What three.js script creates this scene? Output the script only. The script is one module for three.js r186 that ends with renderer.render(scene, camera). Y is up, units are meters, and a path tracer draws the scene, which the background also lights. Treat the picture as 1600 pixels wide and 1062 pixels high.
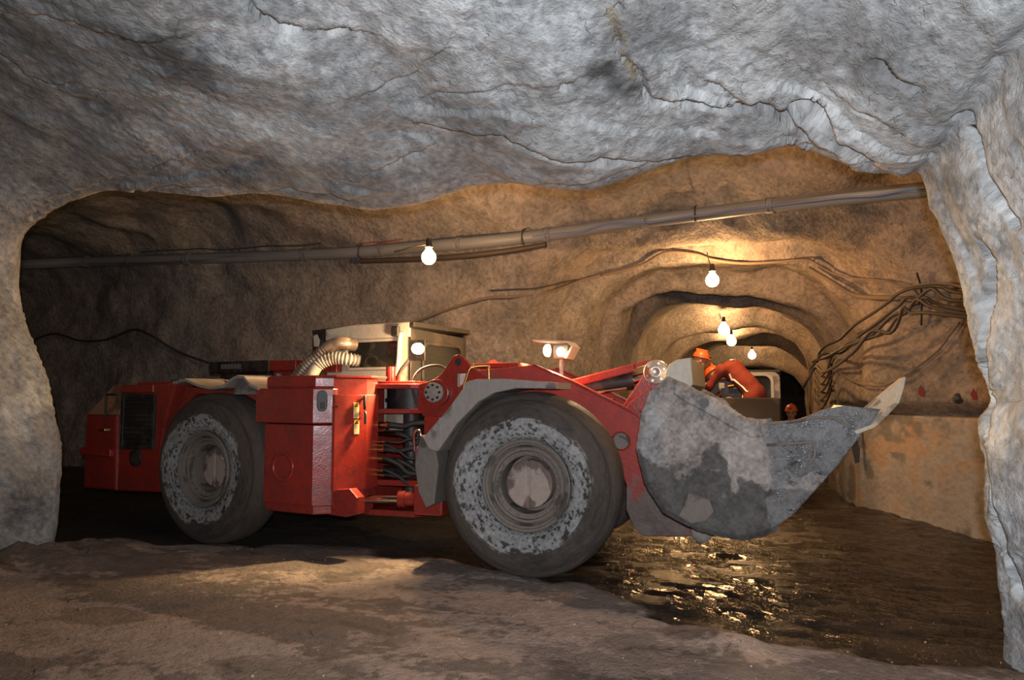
import * as THREE from 'three';
import { RoundedBoxGeometry } from 'three/addons/geometries/RoundedBoxGeometry.js';
import { mergeGeometries, toCreasedNormals } from 'three/addons/utils/BufferGeometryUtils.js';

// ---------------------------------------------------------------- camera, exposure, sky, camera flash
const scene = new THREE.Scene();
scene.background = new THREE.Color(0, 0, 0);                       // underground: no sky
const camera = new THREE.PerspectiveCamera(49.57, 1600 / 1062, 0.05, 120);
camera.position.set(0, 1.58, 0);
camera.rotation.x = THREE.MathUtils.degToRad(4.375);
const renderer = new THREE.WebGLRenderer({ antialias: true });
renderer.toneMapping = THREE.LinearToneMapping;
renderer.toneMappingExposure = 1.0;
renderer.shadowMap.enabled = true;
const LAMP = new THREE.Color().setRGB(1, 0.55, 0.22);               // tungsten mine lamps
const WORK = new THREE.Color().setRGB(1, 0.66, 0.32);              // machine work lights
const FLASH_I = 66, MINE_I = 11, WORK_I = 14;

// ---------------------------------------------------------------- numbers: seeded random, noise
const rng = (s) => () => { s |= 0; s = (s + 0x6d2b79f5) | 0; let t = Math.imul(s ^ (s >>> 15), 1 | s); t = (t + Math.imul(t ^ (t >>> 7), 61 | t)) ^ t; return ((t ^ (t >>> 14)) >>> 0) / 4294967296; };
const R = rng(7);
const TAB = new Float32Array(4096), PERM = new Uint16Array(8192);
for (let i = 0; i < 4096; i++) { TAB[i] = R() * 2 - 1; PERM[i] = i; }
for (let i = 4095; i > 0; i--) { const j = Math.floor(R() * (i + 1)); const t = PERM[i]; PERM[i] = PERM[j]; PERM[j] = t; }
for (let i = 0; i < 4096; i++) PERM[i + 4096] = PERM[i];
const h3 = (x, y, z) => TAB[PERM[(PERM[(PERM[x & 4095] + y) & 4095] + z) & 4095]];
function n3(x, y, z) {
  const ix = Math.floor(x), iy = Math.floor(y), iz = Math.floor(z);
  let a = x - ix, b = y - iy, c = z - iz;
  a = a * a * (3 - 2 * a); b = b * b * (3 - 2 * b); c = c * c * (3 - 2 * c);
  const l = (p, q, t) => p + (q - p) * t;
  return l(l(l(h3(ix, iy, iz), h3(ix + 1, iy, iz), a), l(h3(ix, iy + 1, iz), h3(ix + 1, iy + 1, iz), a), b), l(l(h3(ix, iy, iz + 1), h3(ix + 1, iy, iz + 1), a), l(h3(ix, iy + 1, iz + 1), h3(ix + 1, iy + 1, iz + 1), a), b), c);
}
function fbm(x, y, z, o) { let s = 0, a = 0.5; for (let i = 0; i < o; i++) { s += a * n3(x, y, z); x = x * 2.03 + 7.1; y = y * 2.03 + 3.7; z = z * 2.03 + 1.3; a *= 0.5; } return s; }
const clamp = (x, a = 0, b = 1) => Math.min(b, Math.max(a, x));
const sst = (x, a, b) => { const t = clamp((x - a) / (b - a)); return t * t * (3 - 2 * t); };
const mix = (a, b, t) => a + (b - a) * t;
const mix3 = (a, b, t) => [mix(a[0], b[0], t), mix(a[1], b[1], t), mix(a[2], b[2], t)];
// noise that repeats every P cells
function n2p(x, y, P, k) {
  const ix = Math.floor(x), iy = Math.floor(y); let a = x - ix, b = y - iy; a = a * a * (3 - 2 * a); b = b * b * (3 - 2 * b);
  const w = (i) => ((i % P) + P) % P, h = (i, j) => h3(w(i) + k * 71, w(j) + k * 37, k);
  return mix(mix(h(ix, iy), h(ix + 1, iy), a), mix(h(ix, iy + 1), h(ix + 1, iy + 1), a), b);
}
function fbmp(u, v, P, o, k) { let s = 0, a = 0.5; for (let i = 0; i < o; i++) { s += a * n2p(u * P, v * P, P, k + i); P *= 2; a *= 0.5; } return s; }

// ---------------------------------------------------------------- textures
const toS = (c) => (c <= 0.0031308 ? 12.92 * c : 1.055 * Math.pow(c, 1 / 2.4) - 0.055);
function tex(w, h, fn, srgb) {
  const d = new Uint8Array(w * h * 4);
  for (let j = 0; j < h; j++) for (let i = 0; i < w; i++) {
    const c = fn((i + 0.5) / w, (j + 0.5) / h), o = (j * w + i) * 4;
    for (let k = 0; k < 3; k++) { const q = clamp(Array.isArray(c) ? c[k] : c); d[o + k] = Math.round(255 * (srgb ? toS(q) : q)); }
    d[o + 3] = 255;
  }
  const t = new THREE.DataTexture(d, w, h); t.wrapS = t.wrapT = THREE.RepeatWrapping; t.magFilter = THREE.LinearFilter;
  if (srgb) t.colorSpace = THREE.SRGBColorSpace;
  t.needsUpdate = true; return t;
}
const rep = (t, x, y) => { const c = t.clone(); c.repeat.set(x, y ?? x); c.needsUpdate = true; return c; };
const rockBump = tex(1024, 1024, (u, v) => {
  const a = fbmp(u, v, 6, 7, 1), r = 1 - Math.abs(fbmp(u, v, 10, 4, 30)) * 2, g = n2p(u * 256, v * 256, 256, 50);
  const c = fbmp(u, v, 48, 4, 61); const k = fbmp(u, v, 3, 6, 81), k2 = fbmp(u, v, 5, 5, 91); return 0.5 + 0.3 * a + 0.08 * r + 0.28 * c + 0.08 * g - 0.4 * Math.exp(-((k / 0.012) ** 2)) * sst(a, -0.15, 0.15) - 0.25 * Math.exp(-((k2 / 0.012) ** 2)) * sst(-a, -0.1, 0.2);
});
const gritBump = tex(512, 512, (u, v) => 0.5 + 0.45 * fbmp(u, v, 16, 5, 3) + 0.2 * n2p(u * 128, v * 128, 128, 9));
const rockTint = tex(1024, 1024, (u, v) => {
  const a = fbmp(u, v, 4, 7, 11), b = fbmp(u, v, 60, 4, 21), q = n2p(u * 300, v * 300, 300, 33), k = 0.8 + 0.26 * a + 0.42 * b + (q > 0.85 ? 0.12 : q < -0.85 ? -0.16 : 0);
  return [k, k * (1 - 0.03 * a), k * (1 - 0.06 * a)];
}, true);
const grime = (base, dirt, P, amount, k, scratch = 0.06, width = 0.2) => tex(512, 512, (u, v) => {
  const m = fbmp(u, v, P, 6, k), s = n2p(u * 90, v * 12, 90, k + 3), t = sst(m, 0.12 - amount, 0.12 + width - amount);
  const c = mix3(base, dirt, t), q = 1 + scratch * s + 0.12 * fbmp(u, v, 32, 3, k + 5);
  return [c[0] * q, c[1] * q, c[2] * q];
}, true);
const wearRough = tex(512, 512, (u, v) => 0.75 + 0.5 * fbmp(u, v, 8, 5, 77));

const M = {};
const std = (o) => new THREE.MeshStandardMaterial(o);
// The loader's one red paint, everywhere under the same fine spray of mud and soot.
M.red = std({ map: tex(1024, 1024, (u, v) => {
  const a = fbmp(u, v, 5, 5, 120), f = fbmp(u, v, 40, 4, 130), g = n2p(u * 160, v * 160, 160, 135), scr = Math.abs(n2p(u * 8, v * 120, 120, 150)) < 0.012 ? 0.25 : 0;
  const t = clamp(0.24 + 0.35 * a + 0.45 * f + 0.12 * g - scr, 0, 0.9), c = mix3([0.33, 0.026, 0.017], [0.05, 0.03, 0.026], t); return c;
}, true), roughness: 0.4, roughnessMap: wearRough, bumpMap: gritBump, bumpScale: 0.0012 });
M.mudSteel = std({ map: grime([0.27, 0.235, 0.215], [0.13, 0.11, 0.1], 4, 0.02, 160), roughness: 0.85, bumpMap: gritBump, bumpScale: 0.006 });
M.darkSteel = std({ map: grime([0.12, 0.12, 0.125], [0.055, 0.052, 0.05], 5, 0.05, 180), roughness: 0.5, roughnessMap: wearRough, metalness: 0.35, bumpMap: gritBump, bumpScale: 0.006 });
M.rubber = std({ color: new THREE.Color(0.02, 0.019, 0.018), roughness: 0.6 });
M.black = std({ map: grime([0.015, 0.014, 0.014], [0.04, 0.035, 0.03], 6, 0, 200), roughness: 0.5 });
M.chrome = std({ color: new THREE.Color(0.75, 0.74, 0.72), roughness: 0.16, metalness: 1 });
M.brass = std({ color: new THREE.Color(0.55, 0.33, 0.12), roughness: 0.3, metalness: 1 });
M.silver = std({ map: grime([0.62, 0.58, 0.54], [0.3, 0.12, 0.1], 5, -0.03, 220), roughness: 0.35, metalness: 0.7 });
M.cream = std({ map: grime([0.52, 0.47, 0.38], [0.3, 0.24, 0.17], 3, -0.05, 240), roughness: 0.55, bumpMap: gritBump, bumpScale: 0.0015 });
M.darkPaint = std({ map: grime([0.018, 0.014, 0.011], [0.04, 0.028, 0.02], 4, 0, 260), roughness: 0.5 });
M.pipe = std({ map: grime([0.17, 0.18, 0.2], [0.1, 0.085, 0.075], 4, 0, 280), roughness: 0.5, bumpMap: gritBump, bumpScale: 0.002 });
M.cable = std({ color: new THREE.Color(0.045, 0.035, 0.03), roughness: 0.6 });
M.cableDust = std({ color: new THREE.Color(0.17, 0.12, 0.085), roughness: 0.8 });
M.glass = new THREE.MeshPhysicalMaterial({ color: new THREE.Color(0.75, 0.72, 0.66), roughness: 0.12, transmission: 0.85, thickness: 0, side: THREE.DoubleSide });
M.wire = std({ color: new THREE.Color(0.12, 0.16, 0.3), roughness: 0.5 });
M.redWire = std({ color: new THREE.Color(0.3, 0.03, 0.02), roughness: 0.5 });
M.helmet = std({ color: new THREE.Color(0.75, 0.12, 0.02), roughness: 0.4 });
M.strip = std({ color: new THREE.Color(0.85, 0.85, 0.82), roughness: 0.35 });
M.body = std({ vertexColors: true, roughness: 0.85, bumpMap: gritBump, bumpScale: 0.003 });
const glow = (c, k) => std({ color: new THREE.Color(0.9, 0.85, 0.75), emissive: c, emissiveIntensity: k, roughness: 0.4 });
M.bulb = glow(new THREE.Color().setRGB(1, 0.78, 0.42), 5);
M.lens = glow(new THREE.Color().setRGB(1, 0.85, 0.55), 6);

// ---------------------------------------------------------------- geometry helpers
function boxUV(g) {                                                 // uv in metres, across each face's main axis
  g = g.index ? g.toNonIndexed() : g;
  const p = g.attributes.position, uv = new Float32Array(p.count * 2), P = p.array;
  for (let i = 0; i < p.count; i += 3) {
    const o = i * 3, ax = P[o + 3] - P[o], ay = P[o + 4] - P[o + 1], az = P[o + 5] - P[o + 2], bx = P[o + 6] - P[o], by = P[o + 7] - P[o + 1], bz = P[o + 8] - P[o + 2];
    const nx = Math.abs(ay * bz - az * by), ny = Math.abs(az * bx - ax * bz), nz = Math.abs(ax * by - ay * bx);
    const s = nx > ny && nx > nz ? [2, 1] : ny > nz ? [0, 2] : [0, 1];
    for (let k = 0; k < 3; k++) { uv[(i + k) * 2] = P[o + k * 3 + s[0]]; uv[(i + k) * 2 + 1] = P[o + k * 3 + s[1]]; }
  }
  g.setAttribute('uv', new THREE.BufferAttribute(uv, 2));
  for (const n of Object.keys(g.attributes)) if (!['position', 'normal', 'uv', 'color'].includes(n)) g.deleteAttribute(n);
  return g;
}
const join = (...a) => { const l = a.flat().map((g) => boxUV(g)); return l.length > 1 ? mergeGeometries(l) : l[0]; };
function shapeOf(pts, holes = []) {
  const s = new THREE.Shape(pts.map(([x, y]) => new THREE.Vector2(x, y)));
  for (const h of holes) s.holes.push(new THREE.Path(h.map(([x, y]) => new THREE.Vector2(x, y))));
  return s;
}
function ext(pts, z0, z1, b = 0.008, holes) {                       // outline in x,y pulled along z
  const t = z1 - z0; b = Math.min(b, t * 0.4);
  const g = new THREE.ExtrudeGeometry(shapeOf(pts, holes), { depth: t - 2 * b, bevelEnabled: b > 0, bevelSize: b, bevelOffset: -b, bevelThickness: b, bevelSegments: 2, curveSegments: 8 });
  g.translate(0, 0, z0 + b); return g;
}
const extY = (pts, y0, y1, b) => ext(pts.map(([x, z]) => [x, -z]), y0, y1, b).rotateX(-Math.PI / 2);  // outline in x,z pulled up
function box(x0, x1, y0, y1, z0, z1, r = 0.012) {
  const w = x1 - x0, h = y1 - y0, d = z1 - z0;
  return new RoundedBoxGeometry(w, h, d, 2, Math.min(r, w * 0.45, h * 0.45, d * 0.45)).translate((x0 + x1) / 2, (y0 + y1) / 2, (z0 + z1) / 2);
}
const V3 = (a) => (a.isVector3 ? a : new THREE.Vector3(...a));
function rod(a, b, r, r2 = r, seg = 20) {
  a = V3(a); b = V3(b); const d = b.clone().sub(a), g = new THREE.CylinderGeometry(r2, r, d.length(), seg);
  g.applyQuaternion(new THREE.Quaternion().setFromUnitVectors(new THREE.Vector3(0, 1, 0), d.normalize()));
  return g.translate((a.x + b.x) / 2, (a.y + b.y) / 2, (a.z + b.z) / 2);
}
function tube(pts, r, rad = 8, per = 8, taut = 0.5) {               // r: radius or function of 0..1
  const c = new THREE.CatmullRomCurve3(pts.map(V3), false, 'catmullrom', taut), n = Math.max(2, Math.round(per * (pts.length - 1))), F = c.computeFrenetFrames(n, false), pos = [], uv = [], idx = [];
  for (let i = 0; i <= n; i++) {
    const p = c.getPointAt(i / n), q = typeof r === 'function' ? r(i / n) : r;
    for (let j = 0; j <= rad; j++) { const a = (j / rad) * 2 * Math.PI, x = Math.cos(a) * q, y = Math.sin(a) * q, N = F.normals[i], B = F.binormals[i]; pos.push(p.x + x * N.x + y * B.x, p.y + x * N.y + y * B.y, p.z + x * N.z + y * B.z); uv.push(i / n, j / rad); }
  }
  for (let i = 0; i < n; i++) for (let j = 0; j < rad; j++) { const a = i * (rad + 1) + j, b = a + rad + 1; idx.push(a, a + 1, b, b, a + 1, b + 1); }
  const g = new THREE.BufferGeometry(); g.setAttribute('position', new THREE.Float32BufferAttribute(pos, 3)); g.setAttribute('uv', new THREE.Float32BufferAttribute(uv, 2)); g.setIndex(idx); g.computeVertexNormals(); return g;
}
const lathe = (prof, seg = 64) => new THREE.LatheGeometry(prof.map(([r, z]) => new THREE.Vector2(r, z)), seg).rotateX(Math.PI / 2);  // axis along z
const circle = (x, y, r, n = 24, ry = r) => Array.from({ length: n }, (_, i) => [x + r * Math.cos((i / n) * 2 * Math.PI), y + ry * Math.sin((i / n) * 2 * Math.PI)]);
function rrect(x0, x1, y0, y1, r) { const o = []; for (const [cx, cy, a] of [[x1 - r, y1 - r, 0], [x0 + r, y1 - r, 1], [x0 + r, y0 + r, 2], [x1 - r, y0 + r, 3]]) for (let i = 0; i <= 5; i++) { const t = ((a + i / 5) * Math.PI) / 2; o.push([cx + r * Math.cos(t), cy + r * Math.sin(t)]); } return o; }

// surface where f = 0 (f < 0 is solid), by surface nets on a grid
function nets(f, lo, hi, h) {
  const n = [0, 1, 2].map((k) => Math.ceil((hi[k] - lo[k]) / h) + 1), [nx, ny, nz] = n, sy = nx, sz = nx * ny, v = new Float32Array(nx * ny * nz), id = new Int32Array(v.length).fill(-1), pos = [], idx = [];
  for (let z = 0, i = 0; z < nz; z++) for (let y = 0; y < ny; y++) for (let x = 0; x < nx; x++, i++) v[i] = f(lo[0] + x * h, lo[1] + y * h, lo[2] + z * h);
  const C = [0, 1, sy, sy + 1, sz, sz + 1, sz + sy, sz + sy + 1], E = [[0, 1], [2, 3], [4, 5], [6, 7], [0, 2], [1, 3], [4, 6], [5, 7], [0, 4], [1, 5], [2, 6], [3, 7]];
  for (let z = 0; z < nz - 1; z++) for (let y = 0; y < ny - 1; y++) for (let x = 0; x < nx - 1; x++) {
    const o = z * sz + y * sy + x; let m = 0;
    for (let k = 0; k < 8; k++) if (v[o + C[k]] < 0) m++;
    if (m === 0 || m === 8) continue;
    let px = 0, py = 0, pz = 0, c = 0;
    for (const [a, b] of E) { const p = v[o + C[a]], q = v[o + C[b]]; if (p < 0 === q < 0) continue; const t = p / (p - q); px += (a & 1) + t * ((b & 1) - (a & 1)); py += ((a >> 1) & 1) + t * (((b >> 1) & 1) - ((a >> 1) & 1)); pz += (a >> 2) + t * ((b >> 2) - (a >> 2)); c++; }
    id[o] = pos.length / 3; pos.push(lo[0] + (x + px / c) * h, lo[1] + (y + py / c) * h, lo[2] + (z + pz / c) * h);
  }
  const quad = (a, b, c, d, flip) => { if (a < 0 || b < 0 || c < 0 || d < 0) return; if (flip) idx.push(a, c, b, a, d, c); else idx.push(a, b, c, a, c, d); };
  for (let z = 1; z < nz - 1; z++) for (let y = 1; y < ny - 1; y++) for (let x = 1; x < nx - 1; x++) {
    const o = z * sz + y * sy + x, s = v[o] < 0;
    if (s !== v[o + 1] < 0) quad(id[o], id[o - sy], id[o - sy - sz], id[o - sz], !s);
    if (s !== v[o + sy] < 0) quad(id[o], id[o - sz], id[o - 1 - sz], id[o - 1], !s);
    if (s !== v[o + sz] < 0) quad(id[o], id[o - 1], id[o - 1 - sy], id[o - sy], !s);
  }
  const g = new THREE.BufferGeometry(); g.setAttribute('position', new THREE.Float32BufferAttribute(pos, 3)); g.setIndex(idx); g.computeVertexNormals(); return g;
}
function paint(g, fn) { const p = g.attributes.position, c = new Float32Array(p.count * 3); for (let i = 0; i < p.count; i++) { const q = fn(p.getX(i), p.getY(i), p.getZ(i), i); c[i * 3] = q[0]; c[i * 3 + 1] = q[1]; c[i * 3 + 2] = q[2]; } g.setAttribute('color', new THREE.BufferAttribute(c, 3)); return g; }

// ---------------------------------------------------------------- things and parts
const taken = {};
const numbered = (n) => { const k = (taken[n] = (taken[n] ?? -1) + 1); return k ? `${n}_${String(k).padStart(3, '0')}` : n; };
function mesh(name, geo, mat) { const m = new THREE.Mesh(geo, mat); m.name = name; m.castShadow = m.receiveShadow = true; return m; }
function tag(o, label, category, group) { o.userData.label = label; if (category) o.userData.category = category; if (group) o.userData.group = group; return o; }
function thing(name, label, category, at = [0, 0, 0], turn = 0, group) { const o = new THREE.Group(); o.name = numbered(name); o.position.set(...at); o.rotation.y = turn; scene.add(o); return tag(o, label, category, group); }
function solo(name, geo, mat, label, category, group) { const o = mesh(numbered(name), geo, mat); scene.add(o); return tag(o, label, category, group); }
function struct(name, geo, mat) { const o = mesh(name, geo, mat); o.userData.kind = 'structure'; scene.add(o); return o; }
function sub(name, geo, mat, parent, label) { const o = mesh(name, geo, mat); parent.add(o); if (label) o.userData.label = label; return o; }

// The drift runs along u (to the right and nearer), v points away from the camera across it; 20 degrees to the picture.
const A20 = THREE.MathUtils.degToRad(20), cA = Math.cos(A20), sA = Math.sin(A20);
const W = (u, y, v) => new THREE.Vector3(u * cA + v * sA, y, u * sA - v * cA);
const inDrift = (g) => g.rotateY(-A20);                             // geometry in (u, y, -v) to the world

// ---------------------------------------------------------------- setting: the near heading's shotcrete, up to the brow
const OUT = [[-6.66, -0.5], [-6.68, -0.2], [-6.70, 0.07], [-6.66, 0.45], [-6.66, 1.07], [-6.89, 1.70], [-7.20, 2.23], [-7.41, 2.83], [-7.39, 3.17], [-7.14, 3.42], [-6.62, 3.58], [-6.11, 3.60], [-5.62, 3.56], [-5.15, 3.48], [-4.41, 3.37], [-3.86, 3.27], [-3.34, 3.15], [-2.97, 3.13], [-2.73, 3.14], [-2.50, 3.19], [-2.16, 3.26], [-1.68, 3.21], [-1.33, 3.17], [-0.94, 3.24], [-0.56, 3.31], [-0.12, 3.28], [0.13, 3.32], [0.33, 3.23], [0.49, 3.13], [0.64, 3.06], [0.77, 3.01], [0.87, 3.04], [0.91, 2.95], [0.93, 2.78], [1.01, 2.48], [1.09, 2.19], [1.15, 1.90], [1.23, 1.62], [1.24, 1.52], [1.20, 1.43], [1.19, 1.18], [1.20, 0.87], [1.23, 0.64], [1.22, 0.29], [1.22, 0.10], [1.22, -0.2], [1.22, -0.5]];
const CR = [   // cracks and flake edges: [depth, half width, step, points u, y, v]
  [0.06, 0.016, 0.03, -2.64, 3.69, 3.06, -2.57, 3.65, 3.29, -2.49, 3.64, 3.39, -2.28, 3.66, 3.49],
  [0.05, 0.014, 0.02, -4.93, 3.90, 3.36, -4.98, 3.85, 3.58, -4.84, 3.81, 3.67, -4.62, 3.78, 3.67, -4.45, 3.75, 3.71],
  [0.06, 0.015, 0.03, -7.17, 3.41, 5.30, -6.71, 3.57, 5.28, -6.04, 3.65, 5.14, -5.30, 3.62, 4.86, -4.51, 3.55, 4.61, -4.18, 3.53, 4.48],
  [0.12, 0.026, 0.05, -5.81, 3.58, 5.34, -5.13, 3.54, 5.10, -4.86, 3.49, 5.12, -4.37, 3.42, 5.13, -3.89, 3.33, 5.12, -3.32, 3.21, 5.08],
  [0.12, 0.024, 0.06, -2.25, 3.46, 4.39, -2.16, 3.44, 4.50, -1.99, 3.42, 4.55, -1.69, 3.40, 4.52, -1.66, 3.37, 4.62, -1.41, 3.31, 4.79, -1.22, 3.29, 4.91],
  [0.05, 0.015, 0.04, -3.00, 3.26, 4.80, -2.77, 3.27, 4.78, -2.53, 3.33, 4.74, -2.44, 3.35, 4.72],
  [0.03, 0.012, 0.02, -2.04, 3.51, 4.15, -1.84, 3.50, 4.11, -1.64, 3.49, 4.06, -1.48, 3.48, 4.06, -1.24, 3.48, 4.07],
  [0.2, 0.036, 0.07, -0.56, 3.48, 4.59, -0.43, 3.45, 4.69, -0.32, 3.43, 4.74, -0.13, 3.43, 4.71, -0.05, 3.41, 4.82, 0.05, 3.42, 4.86, 0.11, 3.44, 4.81, 0.19, 3.43, 4.77, 0.26, 3.40, 4.80, 0.33, 3.33, 4.95, 0.41, 3.27, 5.02, 0.51, 3.20, 5.06, 0.58, 3.15, 5.13],
  [0.06, 0.016, 0.03, -0.34, 3.50, 4.45, -0.23, 3.46, 4.59, -0.11, 3.43, 4.74, -0.05, 3.41, 4.82],
  [0.16, 0.028, 0.05, 0.01, 3.41, 4.86, 0.11, 3.40, 4.99, 0.22, 3.35, 5.06, 0.30, 3.30, 5.14, 0.38, 3.26, 5.14, 0.45, 3.19, 5.23],
  [0.15, 0.03, 0.06, -1.22, 3.29, 4.91, -0.90, 3.30, 5.15, -0.56, 3.32, 5.28, -0.27, 3.30, 5.28, -0.10, 3.29, 5.30, 0.13, 3.33, 5.28],
  [0.1, 0.022, 0.02, 0.56, 3.37, 4.27, 0.63, 3.31, 4.34, 0.74, 3.26, 4.37, 0.87, 3.24, 4.56, 0.99, 3.16, 4.63, 1.03, 3.11, 4.59],
  [0.1, 0.024, 0.02, 0.86, 3.40, 3.79, 0.95, 3.37, 3.90, 1.00, 3.32, 4.00, 1.05, 3.26, 4.12],
  [0.24, 0.036, 0.02, 1.06, 3.04, 4.65, 1.09, 2.87, 4.62, 1.11, 2.74, 4.63, 1.15, 2.61, 4.59, 1.18, 2.53, 4.58],
  [0.26, 0.036, 0.02, 1.12, 2.42, 4.94, 1.15, 2.24, 5.02, 1.18, 1.99, 5.14, 1.21, 1.76, 5.27, 1.26, 1.57, 5.31, 1.24, 1.40, 5.15],
  [0.24, 0.034, 0.03, 1.24, 1.20, 5.13, 1.25, 1.02, 5.11, 1.26, 0.86, 5.12, 1.27, 0.68, 5.14, 1.28, 0.50, 5.10],
  [0.05, 0.014, 0.03, -0.75, 3.65, 3.68, -0.80, 3.59, 3.90, -0.80, 3.56, 4.07, -0.76, 3.54, 4.20, -0.75, 3.48, 4.45, -0.56, 3.48, 4.62],
  [0.03, 0.012, 0.02, 0.12, 3.53, 4.39, 0.33, 3.41, 4.59, 0.47, 3.33, 4.63, 0.60, 3.25, 4.66, 0.75, 3.15, 4.77],
  [0.03, 0.012, 0.03, -4.06, 3.84, 2.98, -3.76, 3.77, 3.03, -3.48, 3.69, 3.09, -3.19, 3.64, 3.13],
  [0.02, 0.012, 0.02, -2.50, 3.50, 3.98, -2.33, 3.53, 4.01, -2.08, 3.56, 3.96, -1.71, 3.59, 3.64],
];
const PATCH = [   // pale lime crusts (+), painted flash brightness on the right pillar (+) and damp or sooty stains (-) on the shotcrete: u, y, v, radius, strength
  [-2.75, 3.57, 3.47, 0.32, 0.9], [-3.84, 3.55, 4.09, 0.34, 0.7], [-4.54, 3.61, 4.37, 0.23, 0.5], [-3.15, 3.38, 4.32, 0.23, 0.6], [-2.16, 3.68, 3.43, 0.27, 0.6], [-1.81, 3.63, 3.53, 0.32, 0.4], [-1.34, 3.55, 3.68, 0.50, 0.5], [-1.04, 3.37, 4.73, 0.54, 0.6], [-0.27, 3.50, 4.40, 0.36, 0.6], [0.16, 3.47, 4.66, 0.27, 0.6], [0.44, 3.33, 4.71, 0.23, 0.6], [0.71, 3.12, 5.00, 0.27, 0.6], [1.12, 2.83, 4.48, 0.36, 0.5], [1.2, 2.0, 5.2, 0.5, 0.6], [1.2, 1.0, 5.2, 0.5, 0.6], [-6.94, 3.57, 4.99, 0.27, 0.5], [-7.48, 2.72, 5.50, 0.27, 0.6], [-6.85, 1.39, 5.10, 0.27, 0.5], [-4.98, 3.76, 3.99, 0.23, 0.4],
  [-3.48, 3.66, 3.23, 0.32, -0.7], [-4.48, 3.84, 3.34, 0.23, -0.5], [-6.04, 3.84, 4.26, 0.18, -0.5], [-4.69, 3.74, 3.91, 0.23, -0.5], [-3.25, 3.59, 3.34, 0.27, -0.6], [-2.45, 3.46, 4.23, 0.27, -0.3], [-1.78, 3.43, 4.40, 0.32, -0.6], [-1.43, 3.33, 4.68, 0.27, -0.5], [-0.89, 3.51, 4.23, 0.16, -1.0], [-0.97, 3.52, 4.09, 0.10, -1.0], [-0.82, 3.47, 4.41, 0.11, -1.0], [-3.95, 3.41, 4.78, 0.41, -0.7], [-3.09, 3.24, 4.94, 0.41, -0.6], [-5.03, 3.58, 4.85, 0.27, -0.5], [-1.97, 3.34, 4.87, 0.41, -0.4], [-1.21, 3.26, 5.09, 0.27, -0.5], [0.32, 3.50, 4.27, 0.36, -0.4], [0.70, 3.27, 4.37, 0.27, -0.5], [0.96, 3.02, 5.05, 0.23, -0.4], [-6.74, 0.61, 5.06, 0.23, -0.6], [-0.67, 3.63, 3.87, 0.23, -0.4], [-2.37, 3.61, 3.62, 0.23, 0.3],
];
M.rock = std({ vertexColors: true, map: rep(rockTint, 0.5), bumpMap: rep(rockBump, 1.3), bumpScale: 0.015, roughness: 0.93 });
M.rockFar = std({ vertexColors: true, map: rep(rockTint, 0.4), bumpMap: rep(rockBump, 0.6), bumpScale: 0.024, roughness: 0.9 });
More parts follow.
